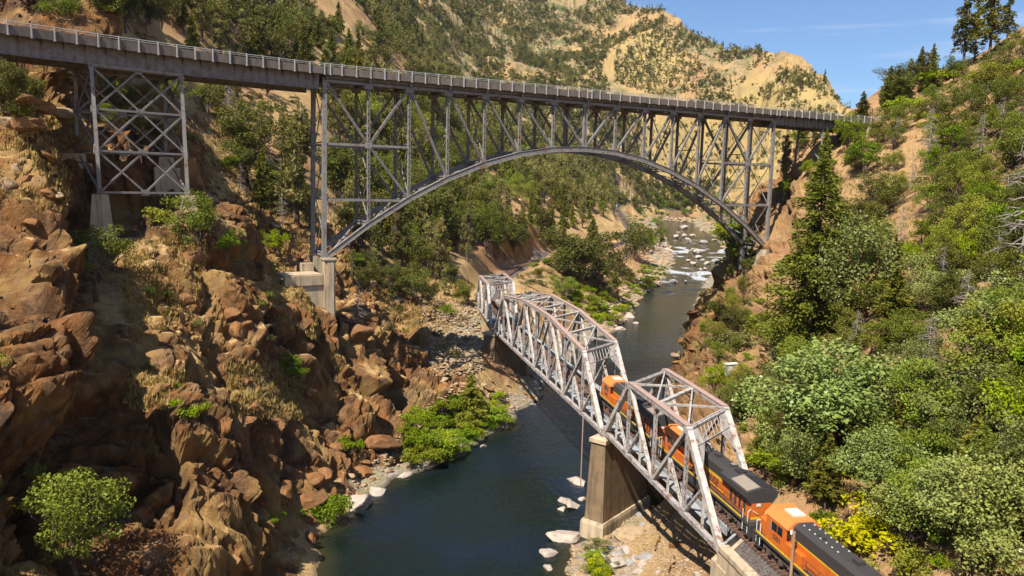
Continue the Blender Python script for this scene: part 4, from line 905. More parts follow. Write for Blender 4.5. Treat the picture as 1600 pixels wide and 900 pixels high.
# ------------------------------------------------------------------ vegetation
rng = np.random.RandomState(11)
def leafmat(name, a, b, c3=None, rough=.6, trans=.16, var=.35):
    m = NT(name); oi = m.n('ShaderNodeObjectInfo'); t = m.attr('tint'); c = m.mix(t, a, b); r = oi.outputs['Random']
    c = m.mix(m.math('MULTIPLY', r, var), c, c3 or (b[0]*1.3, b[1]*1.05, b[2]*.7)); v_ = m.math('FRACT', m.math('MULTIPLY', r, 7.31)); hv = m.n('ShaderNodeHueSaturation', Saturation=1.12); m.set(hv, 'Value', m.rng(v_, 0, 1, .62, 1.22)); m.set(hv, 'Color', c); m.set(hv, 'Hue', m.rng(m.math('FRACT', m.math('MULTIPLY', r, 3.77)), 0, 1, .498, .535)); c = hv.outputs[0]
    b_ = m.n('ShaderNodeBsdfPrincipled'); m.t.links.new(c, b_.inputs['Base Color']); b_.inputs['Roughness'].default_value = rough; b_.inputs['Specular IOR Level'].default_value = .25
    tr_ = m.n('ShaderNodeBsdfTranslucent'); m.t.links.new(m.mix(.5, c, (.5, .5, .1), 'MULTIPLY') if False else c, tr_.inputs['Color']); mx = m.n('ShaderNodeMixShader'); mx.inputs[0].default_value = trans
    m.t.links.new(b_.outputs[0], mx.inputs[1]); m.t.links.new(tr_.outputs[0], mx.inputs[2]); m.t.links.new(mx.outputs[0], m.out.inputs['Surface']); return m.m
def barkmat(name, a, b):
    m = NT(name); P = m.coord('Object'); m.bsdf(m.mix(m.rng(m.noise(3, 5, m.vscale(P, (1, 1, .3))), .4, .6), a, b), .9, spec=.1); return m.m
LM = {'bay': leafmat('broad_leaves', (.11, .13, .018), (.29, .30, .055), (.32, .26, .06)), 'oak': leafmat('oak_leaves', (.060, .072, .014), (.17, .165, .036), (.25, .20, .05)),
 'lime': leafmat('willow_leaves', (.15, .20, .022), (.31, .36, .05), (.40, .35, .05)), 'yellow': leafmat('yellowing_leaves', (.30, .28, .03), (.46, .42, .06)),
 'silver': leafmat('madrone_leaves', (.10, .13, .025), (.36, .37, .13), (.33, .29, .09), .38), 'fir': leafmat('fir_needles', (.075, .085, .016), (.23, .215, .04), (.25, .20, .05)),
 'grey': leafmat('grey_pine_needles', (.17, .15, .055), (.33, .28, .11), (.34, .25, .10)), 'green': leafmat('bright_shrub_leaves', (.10, .145, .016), (.25, .30, .035)),
 'dry': leafmat('dry_brush', (.30, .20, .11), (.42, .31, .18)), 'scrub': leafmat('chaparral_leaves', (.095, .10, .030), (.19, .17, .06), (.27, .19, .08))}
BK = barkmat('bark', (.10, .07, .05), (.19, .14, .10)); BKR = barkmat('red_bark', (.24, .10, .05), (.16, .08, .05)); BKG = barkmat('dead_wood', (.33, .28, .24), (.22, .18, .15))
def quads(C, size, up=.5, aspect=.6, axis=None):
    """one small leaf-shaped quad at every point"""
    n = len(C); d = rng.randn(n, 3) if axis is None else axis+rng.randn(n, 3)*.35; d /= np.linalg.norm(d, axis=1)[:, None]
    nr = rng.randn(n, 3)+np.array([0, 0, up*3]); w = np.cross(d, nr); w /= np.linalg.norm(w, axis=1)[:, None]+1e-9; sz = (size*(.65+.7*rng.rand(n)))[:, None] if np.isscalar(size) else (size*(.7+.6*rng.rand(n)))[:, None]
    V = np.stack([C-d*sz*.5, C+w*sz*aspect*.5-d*sz*.05, C+d*sz*.5, C-w*sz*aspect*.5-d*sz*.05], 1).reshape(-1, 3); return V, np.arange(n*4).reshape(n, 4)
def leafmesh(name, V, F, mat, tint):
    me = mesh_np(name, V, F, mat); at = me.attributes.new('tint', 'FLOAT', 'POINT'); at.data.foreach_set('value', np.repeat(np.clip(tint, 0, 1), 4).astype(np.float32)); return me
def limbs(paths, mat, name='trunk', n=6):
    mb = MB()
    for pts in paths:
        rg = []
        for k, (p, r) in enumerate(pts):
            d = Vector(pts[min(k+1, len(pts)-1)][0])-Vector(pts[max(k-1, 0)][0]); d.normalize(); u = Vector((1, 0, 0)) if abs(d.x) < .8 else Vector((0, 1, 0)); a = d.cross(u).normalized(); b = d.cross(a)
            rg.append([tuple(Vector(p)+a*(r*math.cos(2*math.pi*i/n))+b*(r*math.sin(2*math.pi*i/n))) for i in range(n)])
        mb.loft(rg)
    return mb.mesh(name, mat)
def curve(a, b, r0, r1, k=4, wob=.06, sag=0):
    a = np.array(a, float); b = np.array(b, float); L = np.linalg.norm(b-a); o = []
    for i in range(k+1):
        t = i/k; p = a+(b-a)*t+(rng.randn(3)*wob*L*(0 < i < k)); p[2] += sag*4*t*(1-t); o.append((tuple(p), r0+(r1-r0)*t))
    return o
# every prototype is about 10 m tall (shrubs 3 m across), leaf size given for that size
def broad(seed, nl, leaf, mat, h=10., rx=4.2, clumps=38, z0=.22, bark=None, open_=.0, flat=.8):
    rng.seed(seed); cz = h*(.5+z0/2); C = []; rad = []
    lobes = [(rng.randn(3)*[rx*.38, rx*.38, h*.12]+[0, 0, cz], rng.uniform(.55, .8)) for _ in range(5)]
    while len(C) < clumps:
        lo, f = lobes[rng.randint(5)]; d = rng.randn(3); d /= np.linalg.norm(d); p = lo+d*[rx*f, rx*f, h*(.5-z0/2)*f*1.0]*rng.uniform(.55, 1)
        if p[2] > h*z0*.6 and p[2] < h: C.append(p); rad.append(rx*rng.uniform(.20, .36))
    C = np.array(C); rad = np.array(rad); k = rng.randint(0, clumps, nl); d = rng.randn(nl, 3); d /= np.linalg.norm(d, axis=1)[:, None]; rr = rng.rand(nl)**.35; P = C[k]+d*rad[k][:, None]*rr[:, None]*[1, 1, flat]
    V, F = quads(P, leaf, .45, .62); tint = .35+.35*rng.rand(clumps)[k]*1.+.3*rng.rand(nl)-.1
    cr = leafmesh('crown', V, F, mat, tint); fork = np.array([0, 0, h*.2]); ps = [curve((0, 0, -1.2), fork, h*.030, h*.022, 2)]
    for q in rng.permutation(clumps)[:9]: ps.append(curve(fork*rng.uniform(.5, 1), C[q], h*.014, h*.003, 4, .07))
    return cr, limbs(ps, bark or BK)
def conifer(seed, nq, leaf, mat, h=10., w=2.4, z0=.1, whorls=22, droop=.18, gap=.0, bark=None, sparse=1.):
    rng.seed(seed); P = []; A = []; T = []; ps = [curve((0, 0, -.8), (0, 0, h), h*.018, .02, 5, .003)]; per = []
    for i in range(whorls):
        t = (i+.5)/whorls; z = h*(z0+(1-z0)*t); L = w*(1-t)**.8*(.7+.5*rng.rand())+.12
        for b in range(rng.randint(4, 7)):
            if rng.rand() < gap: continue
            a = rng.rand()*6.283; per.append((z+rng.uniform(-.15, .15), L*rng.uniform(.65, 1.1), a, t))
    tot = sum(p[1] for p in per)
    for z, L, a, t in per:
        n = max(4, int(nq*L/tot)); f = rng.rand(n)**.75; off = rng.randn(n)*.16*L*(1-f*.5)*sparse; dx, dy = math.cos(a), math.sin(a)
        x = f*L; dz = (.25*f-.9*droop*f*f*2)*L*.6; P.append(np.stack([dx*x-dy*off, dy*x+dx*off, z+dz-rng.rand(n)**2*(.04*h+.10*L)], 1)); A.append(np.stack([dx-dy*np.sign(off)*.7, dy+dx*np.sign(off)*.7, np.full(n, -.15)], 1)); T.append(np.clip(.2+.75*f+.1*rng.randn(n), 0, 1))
        if rng.rand() < .5: ps.append([((0, 0, z), h*.004), ((dx*L*.8, dy*L*.8, z+(.2-droop)*L*.4), .008)])
    P = np.concatenate(P); A = np.concatenate(A); V, F = quads(P, leaf, .22, .46, A)
    return leafmesh('crown', V, F, mat, np.concatenate(T)), limbs(ps, bark or BK, n=5)
def greypine(seed, nq, leaf, mat, h=10., w=1.7):
    rng.seed(seed); C = []; st = [np.array([rng.uniform(-.5, .5)*k, rng.uniform(-.5, .5)*k, h*(1-.13*k)]) for k in range(3)]
    for s in st:
        for i in range(16): t = rng.uniform(.22, 1); C.append(s*t*[1, 1, 1]+np.append(rng.randn(2)*w*.42*(1.15-t*.6), rng.randn()*.2))
    C = np.array(C); k = rng.randint(0, len(C), nq); d = rng.randn(nq, 3); d /= np.linalg.norm(d, axis=1)[:, None]; R_c = (.28+.34*rng.rand(len(C)))*w*.6
    P = C[k]+d*R_c[k][:, None]*(rng.rand(nq)**.4)[:, None]; V, F = quads(P, leaf, .1, .30, d+[0, 0, .5])
    return leafmesh('crown', V, F, mat, .3+.4*rng.rand(len(C))[k]+.25*rng.rand(nq)), limbs([curve((0, 0, -.8), s, h*.014, .02, 4, .015) for s in st]+[curve(st[0]*rng.uniform(.3, .8), c, .05, .015, 2) for c in C[:14]], BK, n=5)
def bush(seed, nl, leaf, mat, r=1.5, h=1.9, clumps=16):
    rng.seed(seed); C = rng.randn(clumps, 3)*[r*.5, r*.5, h*.2]+[0, 0, h*.42]; C[:, 2] = np.clip(C[:, 2], .1, h*.8); k = rng.randint(0, clumps, nl); d = rng.randn(nl, 3); d /= np.linalg.norm(d, axis=1)[:, None]; d[:, 2] = np.abs(d[:, 2])*.9-.15
    P = C[k]+d*(r*rng.uniform(.28, .5, clumps))[k][:, None]*(rng.rand(nl)**.3)[:, None]; V, F = quads(P, leaf, .5, .6)
    return leafmesh('crown', V, F, mat, .3+.4*rng.rand(clumps)[k]+.3*rng.rand(nl)), limbs([curve((0, 0, -.4), C[q], .05, .015, 3) for q in range(7)], BK, 'stem', 5)
def dead(seed, h=10.):
    rng.seed(seed); ps = [curve((0, 0, -.8), (.3, .1, h), h*.018, .03, 6, .01)]
    for i in range(58):
        z = rng.uniform(.15, .97)*h; a = rng.rand()*6.283; L = (1.15-z/h)*h*.30*rng.uniform(.5, 1.1); e = (math.cos(a)*L, math.sin(a)*L, z+L*rng.uniform(-.5, .15)); ps.append(curve((0, 0, z), e, .055, .012, 3, .07))
        for q in range(3): f = rng.uniform(.4, .9); ps.append([((e[0]*f, e[1]*f, z+(e[2]-z)*f), .022), ((e[0]*f+rng.randn()*.5, e[1]*f+rng.randn()*.5, z+(e[2]-z)*f-rng.rand()*.5), .008)])
    return limbs(ps, BKG, 'dead_trunk', 4)
PR = {
 'bay': [broad(20+i, 6500, .25, LM['bay']) for i in range(3)], 'silver': [broad(30+i, 9500, .25, LM['silver'], rx=4.8, clumps=46, bark=BKR) for i in range(3)],
 'oak': [broad(40+i, 4200, .34, LM['oak'], rx=4.6, z0=.15) for i in range(3)], 'greentree': [broad(45+i, 4200, .34, LM['green'], rx=4.0, z0=.12) for i in range(2)],
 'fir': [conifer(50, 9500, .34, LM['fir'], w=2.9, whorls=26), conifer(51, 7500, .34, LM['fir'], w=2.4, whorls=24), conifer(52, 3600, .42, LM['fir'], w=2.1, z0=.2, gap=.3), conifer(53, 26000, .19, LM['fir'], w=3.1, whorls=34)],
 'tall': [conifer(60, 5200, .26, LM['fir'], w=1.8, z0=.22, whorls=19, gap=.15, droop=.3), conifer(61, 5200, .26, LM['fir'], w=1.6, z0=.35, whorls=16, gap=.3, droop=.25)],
 'grey': [greypine(70+i, 3200, .42, LM['grey']) for i in range(3)],
 'lime': [bush(80+i, 2400, .17, LM['lime']) for i in range(2)], 'yellow': [bush(84, 2600, .17, LM['yellow'])], 'greenb': [bush(86+i, 2000, .17, LM['green']) for i in range(2)],
 'scrub': [bush(90+i, 1700, .18, LM['scrub']) for i in range(2)], 'oliveb': [bush(94, 2000, .18, LM['bay'], h=2.4)], 'dry': [bush(96, 1100, .15, LM['dry'], h=1.4)]}
DEAD = [dead(98), dead(99)]
NAME = {'bay': ('broadleaf_tree', 'tree'), 'silver': ('madrone_tree', 'tree'), 'oak': ('oak_tree', 'tree'), 'greentree': ('green_tree', 'tree'), 'fir': ('fir_tree', 'tree'), 'tall': ('tall_pine', 'tree'), 'grey': ('grey_pine', 'tree'),
 'lime': ('willow_shrub', 'shrub'), 'yellow': ('yellow_shrub', 'shrub'), 'greenb': ('green_shrub', 'shrub'), 'scrub': ('scrub_bush', 'shrub'), 'oliveb': ('olive_shrub', 'shrub'), 'dry': ('dry_bush', 'shrub')}
HREF = {k: (10. if k in ('bay', 'silver', 'oak', 'greentree', 'fir', 'tall', 'grey') else 2.2) for k in PR}
def plant(kind, loc, h, label, group=None, wide=1., var=None):
    v = rng.randint(min(3, len(PR[kind]))) if var is None else var % len(PR[kind]); cr, tk = PR[kind][v]; nm, cat = NAME[kind]
    t = thing(nm, label, cat, tuple(float(q) for q in loc), group, rng.rand()*6.283); s = h/HREF[kind]; t.scale = (s*wide, s*wide, s); t['keep'] = 1; del t['keep']
    link('crown', cr, t); link('trunk' if cat == 'tree' else 'stem', tk, t); return t
def hero(kind, px, py, hpx, label, wide=1., group=None, var=None, dz=-.2):
    P = hit(px, py)
    if P is None: return None
    return plant(kind, P+[0, 0, dz], hpx*math.hypot(P[0], P[1])/1200*.97, label, group, wide, var)
rng.seed(3)
# --- single trees one can point at
H = [('bay', 120, 885, 165, 'tall bright green tree rooted in the dark gully at the lower left', 1.15), ('bay', 150, 455, 105, 'wide olive tree growing below the concrete tower pedestal', 1.25),
 ('bay', 312, 395, 98, 'olive green tree beside the right foot of the steel tower', 1.05), ('greentree', 355, 400, 50, 'low lime green tree right of the steel tower foot', 1.2), ('oliveb', 250, 350, 30, 'small olive bush under the steel tower', 1.3),
 ('greentree', 455, 592, 42, 'round green bush-like tree on the orange rock slope', 1.2), ('greenb', 290, 650, 40, 'bright green round bush on the ochre rock slab', .9), ('greenb', 543, 702, 34, 'round green bush above the river boulders', 1.0),
 ('greenb', 512, 815, 62, 'leafy green shrub at the water edge below the left cliffs', .9), ('greenb', 413, 815, 30, 'small green shrub low on the left cliff', 1.1), ('oliveb', 410, 480, 32, 'grey-green bush on the orange rock spur', 1.0),
 ('fir', 735, 662, 88, 'small pointed conifer among the lime shrubs on the left bank', 1.3), ('fir', 408, 342, 105, 'narrow green fir on the grass slope between tower and arch', .8), ('grey', 463, 350, 200, 'tall pale grey pine left of the arch end post', .9),
 ('greenb', 383, 230, 20, 'dark round bush on golden grass right of the tower', 1.1), ('greenb', 352, 262, 26, 'green bush beside the right tower legs', 1.1), ('bay', 105, 50, 60, 'sunlit yellow-green tree above the left end of the road bridge', 1.3), ('greentree', 430, 400, 50, 'green tree on the slope left of the concrete arch pier', 1.0),
 ('fir', 1265, 548, 300, 'largest broad fir on the right slope, in front of the arch foot', 1.0, 3), ('fir', 1392, 545, 125, 'bright green pointed fir in the middle of the right slope', 1.3), ('fir', 1187, 725, 75, 'dark green young fir just right of the truss portal', 1.3), ('fir', 1287, 800, 130, 'dark fir in shade behind the yellow bush', 1.2),
 ('silver', 1350, 500, 170, 'pale green madrone with red branches right of the largest fir', 1.05), ('silver', 1330, 710, 190, 'huge silvery green madrone crown above the locomotives', 1.55), ('silver', 1490, 700, 150, 'broad silvery madrone right of the huge one', 1.5), ('silver', 1400, 790, 130, 'madrone just above the yellow bush', 1.3),
 ('silver', 1500, 880, 190, 'large glossy dark green madrone at the lower right', 1.2), ('silver', 1570, 860, 150, 'madrone at the lower right corner of the slope', 1.2), ('silver', 1560, 560, 130, 'pale madrone near the right edge halfway up', 1.3), ('bay', 1270, 700, 90, 'olive tree above the dark fir beside the track', 1.2),
 ('yellow', 1345, 880, 85, 'bright yellow-green bush beside the nearest locomotive', 1.35), ('oliveb', 1368, 840, 32, 'small grey-green bush inside the yellow one', 1.2), ('greenb', 1283, 832, 45, 'dark green bush behind the faded cab roof', 1.2), ('lime', 1225, 730, 55, 'yellow-green brush behind the near portal', 1.6),
 ('tall', 1503, 112, 135, 'leftmost tall pine on the right skyline', .9), ('tall', 1522, 95, 108, 'thin pine second from the left on the right skyline', .7), ('tall', 1545, 92, 125, 'fullest tall pine on the right skyline', 1.05), ('tall', 1572, 70, 80, 'rightmost tall pine on the right skyline', .9),
 ('fir', 1346, 192, 46, 'conifer just beyond the right end of the road bridge', 1.2), ('fir', 1382, 172, 44, 'second conifer along the crest right of the bridge end', 1.1), ('fir', 1400, 168, 58, 'tallest conifer of the crest group right of the bridge end', 1.0), ('fir', 1419, 152, 36, 'small dark conifer in the crest group', 1.1), ('grey', 1444, 142, 52, 'greyish thin conifer on the crest, left of the tall pines', 1.2), ('fir', 1456, 140, 42, 'conifer on the crest closest to the tall pines', 1.1), ('greentree', 1325, 240, 58, 'leafy green tree hiding the right end of the road bridge', .9), ('lime', 1408, 178, 32, 'round lime shrub on the crest right of the road bridge', 1.2), ('greenb', 1470, 130, 32, 'wide green shrub below the tall skyline pines', 1.6), ('oak', 1490, 125, 40, 'dark small tree at the foot of the tall pines', 1.0),
 ('fir', 1285, 300, 95, 'slim dark fir in front of the short bridge bent', .8), ('grey', 1225, 275, 60, 'pale grey pine beyond the right end post', 1.0), ('oak', 1388, 335, 62, 'dark round oak on the golden gap of the right slope', 1.1), ('greentree', 1350, 275, 60, 'green tree below the bridge abutment', 1.2),
 ('oak', 905, 445, 100, 'large dark oak beside the curving track', 1.15), ('oak', 968, 428, 88, 'round dark oak nearest the gravel bar', 1.1), ('oak', 935, 452, 80, 'dark oak in front between two larger ones', 1.1), ('oak', 878, 425, 60, 'dark oak at the left end of the trackside oaks', 1.1), ('oak', 990, 405, 55, 'rightmost oak beside the far track', 1.1), ('bay', 885, 468, 42, 'light olive tree at the river side of the oaks', 1.2), ('fir', 925, 395, 60, 'pointed conifer behind the oaks', 1.2),
 ('greentree', 1115, 620, 60, 'slender green tree on the tan cliff left of the white box', .8), ('oak', 1180, 640, 90, 'green tree right of the white box', 1.0), ('oak', 1145, 655, 50, 'olive tree on the cliff above the truss', 1.0), ('scrub', 1150, 545, 40, 'olive bush on the cliff top over the river', 1.3)]
for k, px_, py_, hp_, lb, wd, *vr in H: hero(k, px_, py_, hp_, lb, wd, None, *vr)
for px_, py_, hp_, lb in ((1590, 455, 230, 'bare grey dead conifer at the right edge of the slope'), (1500, 560, 130, 'tangle of bare grey branches in the middle of the right slope'), (1530, 260, 75, 'thin dead snag on the upper right slope'), (1448, 265, 90, 'short reddish dead trunk on the golden grass'), (358, 225, 95, 'bare dead trunk standing right of the steel tower'), (62, 165, 40, 'pale bare snag under the left girder'), (560, 500, 70, 'thin dark snag right of the concrete arch pier')):
    P = hit(px_, py_)
    if P is not None:
        o = thing('dead_tree', lb, 'dead tree', tuple(P-[0, 0, .2])); s = hp_*math.hypot(P[0], P[1])/12000; o.scale = (s*.8, s*.8, s); link('trunk', DEAD[px_ % 2], o)
# --- the many: each its own object, scattered over the slopes it grows on
def inpoly(x, y, poly):
    c = False; j = len(poly)-1
    for i in range(len(poly)):
        if (poly[i][1] > y) != (poly[j][1] > y) and x < (poly[j][0]-poly[i][0])*(y-poly[i][1])/(poly[j][1]-poly[i][1]+1e-9)+poly[i][0]: c = not c
        j = i
    return c
placed = []; GAPS = ([(1398, 190), (1452, 185), (1445, 330), (1405, 420), (1375, 370), (1412, 280)], [(1310, 300), (1398, 240), (1390, 300), (1320, 330)], [(1425, 520), (1500, 550), (1505, 650), (1450, 610)], [(1330, 800), (1420, 780), (1400, 860), (1340, 850)])
def scatter(poly, n, kinds, hm, where, gap=9, wide=(.85, 1.25), zmin=.6, maxY=2000):
    xs = [p[0] for p in poly]; ys = [p[1] for p in poly]; got = 0; tries = 0
    while got < n and tries < n*12:
        tries += 1; x, y = rng.uniform(min(xs), max(xs)), rng.uniform(min(ys), max(ys))
        if not inpoly(x, y, poly): continue
        if any((x-a)**2+((y-b)*1.3)**2 < gap*gap for a, b in placed): continue
        if any(inpoly(x, y, g_) for g_ in GAPS): continue
        P = hit(x, y)
        if P is None or P[1] > maxY or P[2] < float(zr(P[1]))+zmin: continue
        dt, _ = seg_dist(np.array([P[0]]), np.array([P[1]]), [tuple(p_) for p_ in track_pts])
        if dt[0] < 5.5: continue
        s_, n_ = (P[0]-H_O[0])*HD[0]+(P[1]-H_O[1])*HD[1], (P[0]-H_O[0])*HN[0]+(P[1]-H_O[1])*HN[1]
        if -60 < s_ < 150 and -4 < n_ < 10 and P[2]+hm[1] > 60: continue
        k = kinds[rng.randint(len(kinds))]; big = HREF[k] > 5; h = rng.uniform(*hm)*(1 if big else .34)
        nm, cat = NAME[k]; q3 = ('left', 'middle', 'right')[min(2, int(3*(x-min(xs))/(max(xs)-min(xs))))]; v3 = ('upper', 'middle', 'lower')[min(2, int(3*(y-min(ys))/(max(ys)-min(ys))))]; sz = ('small', 'medium', 'tall')[min(2, int(2.999*(rng.rand()*.001+(h/(1 if big else .34)-hm[0])/(hm[1]-hm[0]+.01))))]
        plant(k, P-[0, 0, .15], h, sz+' '+ADJ[k]+' '+where+', '+(v3+' '+q3 if v3 != q3 else 'centre'), GRP[k]+' '+where, rng.uniform(*wide)); placed.append((x, y)); got += 1
ADJ = {'bay': 'olive green broadleaf tree', 'silver': 'silvery green madrone tree', 'oak': 'dark green oak', 'greentree': 'bright green leafy tree', 'fir': 'pointed dark green conifer', 'tall': 'tall thin pine', 'grey': 'pale grey-green pine', 'lime': 'lime green shrub', 'yellow': 'yellow shrub', 'greenb': 'green shrub', 'scrub': 'dull olive scrub bush', 'oliveb': 'olive shrub', 'dry': 'dry brown bush'}
GRP = {'bay': 'broadleaf trees', 'silver': 'madrones', 'oak': 'oaks', 'greentree': 'green trees', 'fir': 'conifers', 'tall': 'tall pines', 'grey': 'grey pines', 'lime': 'lime shrubs', 'yellow': 'yellow shrubs', 'greenb': 'green shrubs', 'scrub': 'scrub bushes', 'oliveb': 'olive shrubs', 'dry': 'dry bushes'}
scatter([(540, 190), (700, 170), (840, 210), (960, 270), (985, 300), (955, 345), (850, 395), (745, 405), (680, 440), (560, 400), (525, 330), (520, 220)], 300, ['grey', 'grey', 'grey', 'fir', 'oak', 'oak', 'bay', 'fir'], (12, 20), 'on the forested slope behind the arch', 9, (.75, 1.0))
scatter([(380, 0), (560, 60), (700, 130), (840, 200), (700, 175), (540, 195), (420, 120), (300, 95), (290, 0)], 100, ['grey', 'grey', 'fir', 'fir', 'oak'], (12, 19), 'above the left part of the road bridge', 11)
scatter([(310, 120), (480, 130), (485, 380), (420, 330), (330, 240)], 34, ['grey', 'scrub', 'oak', 'greenb', 'scrub', 'fir'], (8, 14), 'on the grass slope between tower and arch', 20)
scatter([(540, 400), (700, 430), (740, 480), (700, 500), (600, 470), (540, 440)], 20, ['oak', 'grey', 'scrub', 'greenb'], (6, 10), 'below the arch on the left slope', 17)
scatter([(130, 110), (290, 130), (300, 230), (180, 240)], 16, ['oak', 'bay', 'oak', 'greenb'], (5, 8), 'behind the steel tower', 17)
scatter([(0, 90), (120, 110), (110, 220), (0, 190)], 10, ['oak', 'scrub', 'dry', 'oliveb'], (4, 7), 'under the left girder', 20)
scatter([(0, 0), (100, 0), (260, 0), (250, 40), (0, 20)], 9, ['oak', 'oak', 'grey'], (7, 11), 'on the dark cliff at the top left', 18)
scatter([(150, -5), (300, 0), (310, 60), (150, 35)], 16, ['oak', 'grey', 'fir', 'oak'], (8, 13), 'above the deck over the steel tower', 15)
scatter([(180, 360), (480, 420), (500, 560), (420, 700), (220, 620), (150, 500)], 26, ['scrub', 'dry', 'oliveb', 'dry'], (2.5, 5), 'on the orange rock slope', 24)
scatter([(560, 440), (740, 480), (745, 560), (640, 560)], 12, ['scrub', 'greenb', 'dry'], (3, 6), 'on the scree below the arch', 22)
scatter([(800, 412), (860, 408), (900, 440), (900, 475), (850, 455), (800, 440)], 26, ['scrub', 'oliveb', 'greenb', 'dry'], (6, 11), 'on the mound by the far span', 12)
scatter([(632, 660), (700, 630), (815, 615), (818, 640), (750, 690), (690, 720), (640, 725)], 36, ['lime', 'lime', 'greenb'], (5, 12), 'on the left bank gravel', 14, (.9, 1.35), .25)
scatter([(870, 440), (1000, 420), (1040, 400), (1040, 440), (985, 490), (950, 510), (905, 500)], 75, ['lime', 'lime', 'greenb', 'greenb', 'yellow'], (6, 11), 'on the gravel bar upstream', 8, (.9, 1.4), .3)
scatter([(915, 460), (985, 440), (1000, 465), (960, 508), (915, 512)], 9, ['lime', 'greentree'], (5, 8), 'at the water by the gravel bar', 16, (1.0, 1.4), .25)
scatter([(985, 310), (1080, 305), (1150, 315), (1150, 350), (1085, 345), (1045, 330), (1035, 395), (1005, 395)], 70, ['lime', 'greentree', 'oak', 'lime', 'greenb'], (7, 12), 'in the far river bottom', 8, (.9, 1.4), .3)
scatter([(1110, 355), (1150, 350), (1180, 370), (1160, 410), (1135, 390)], 34, ['lime', 'greenb', 'lime', 'greentree'], (8, 13), 'on the right bank by the rapids', 8, (.9, 1.4), .3)
scatter([(1225, 440), (1600, 440), (1600, 860), (1420, 880), (1380, 760), (1260, 790), (1205, 700), (1200, 560)], 58, ['silver', 'bay', 'oak', 'bay', 'fir', 'oak'], (5.5, 9), 'on the wooded right slope', 32)
scatter([(1225, 440), (1600, 440), (1600, 900), (1400, 900), (1380, 760), (1260, 790), (1205, 700), (1200, 560)], 75, ['greenb', 'lime', 'dry', 'scrub', 'dry', 'oliveb'], (4, 8), 'in the undergrowth of the right slope', 17)
scatter([(1330, 250), (1430, 190), (1600, 90), (1600, 450), (1420, 450), (1300, 440), (1310, 300)], 80, ['oak', 'bay', 'greentree', 'oak', 'bay'], (4.5, 8.5), 'on the upper right slope', 22)
scatter([(1300, 250), (1430, 170), (1600, 90), (1600, 450), (1300, 440)], 90, ['greenb', 'greenb', 'scrub', 'dry', 'oliveb'], (4, 8), 'on the golden upper right slope', 15)
scatter([(1335, 192), (1360, 172), (1420, 130), (1470, 118), (1440, 150), (1390, 180)], 16, ['fir', 'grey', 'oak', 'fir'], (6, 10), 'along the crest behind the abutment', 13)
scatter([(1080, 430), (1150, 400), (1200, 460), (1200, 560), (1130, 640), (1090, 520)], 34, ['scrub', 'oak', 'bay', 'greenb', 'dry'], (3.5, 7), 'on the right bank cliff', 17)
scatter([(1140, 640), (1200, 600), (1230, 760), (1170, 700)], 16, ['greenb', 'lime', 'bay', 'oliveb'], (4, 8), 'beside the track behind the portal', 17)
scatter([(930, 800), (1100, 860), (1110, 900), (920, 900)], 60, ['lime', 'greenb', 'yellow', 'scrub'], (2.5, 6.), 'on the near gravel bar', 11, (1, 1.7))
scatter([(1240, 205), (1300, 200), (1290, 290), (1215, 330)], 12, ['grey', 'greentree', 'scrub', 'lime'], (5, 9), 'below the right approach span', 14)
def snags(poly, n, hm, where):
    xs = [p[0] for p in poly]; ys = [p[1] for p in poly]; got = t = 0
    while got < n and t < n*9:
        t += 1; x, y = rng.uniform(min(xs), max(xs)), rng.uniform(min(ys), max(ys))
        if not inpoly(x, y, poly): continue
        P = hit(x, y)
        if P is None: continue
        h = rng.uniform(*hm); o = thing('dead_tree', 'bare grey dead tree '+where+', '+('lower', 'upper')[y < (min(ys)+max(ys))/2]+' '+('left', 'right')[x > (min(xs)+max(xs))/2], 'dead tree', tuple(P-[0, 0, .2]), 'dead trees '+where, rng.rand()*6.28); o.scale = (h/11, h/11, h/10); link('trunk', DEAD[rng.randint(2)], o); got += 1
snags([(540, 130), (960, 200), (980, 300), (800, 380), (560, 360)], 16, (9, 15), 'on the forested slope behind the arch')
snags([(300, 0), (560, 40), (700, 120), (480, 90), (300, 60)], 14, (9, 14), 'above the left part of the road bridge')
snags([(1300, 180), (1600, 120), (1600, 640), (1300, 600)], 14, (5, 10), 'on the right slope')
snags([(320, 120), (480, 160), (480, 380), (340, 300)], 7, (7, 12), 'on the grass slope between tower and arch')
scatter([(1605, 80), (1695, 60), (1695, 890), (1605, 890)], 70, ['bay', 'silver', 'oak', 'greentree', 'greenb', 'dry', 'greenb'], (5, 9), 'at the right end of the slope', 17)
scatter([(-100, 60), (-48, 60), (-48, 880), (-100, 880)], 22, ['oak', 'scrub', 'dry', 'greenb', 'bay'], (3, 7), 'at the left end of the cliffs', 24)
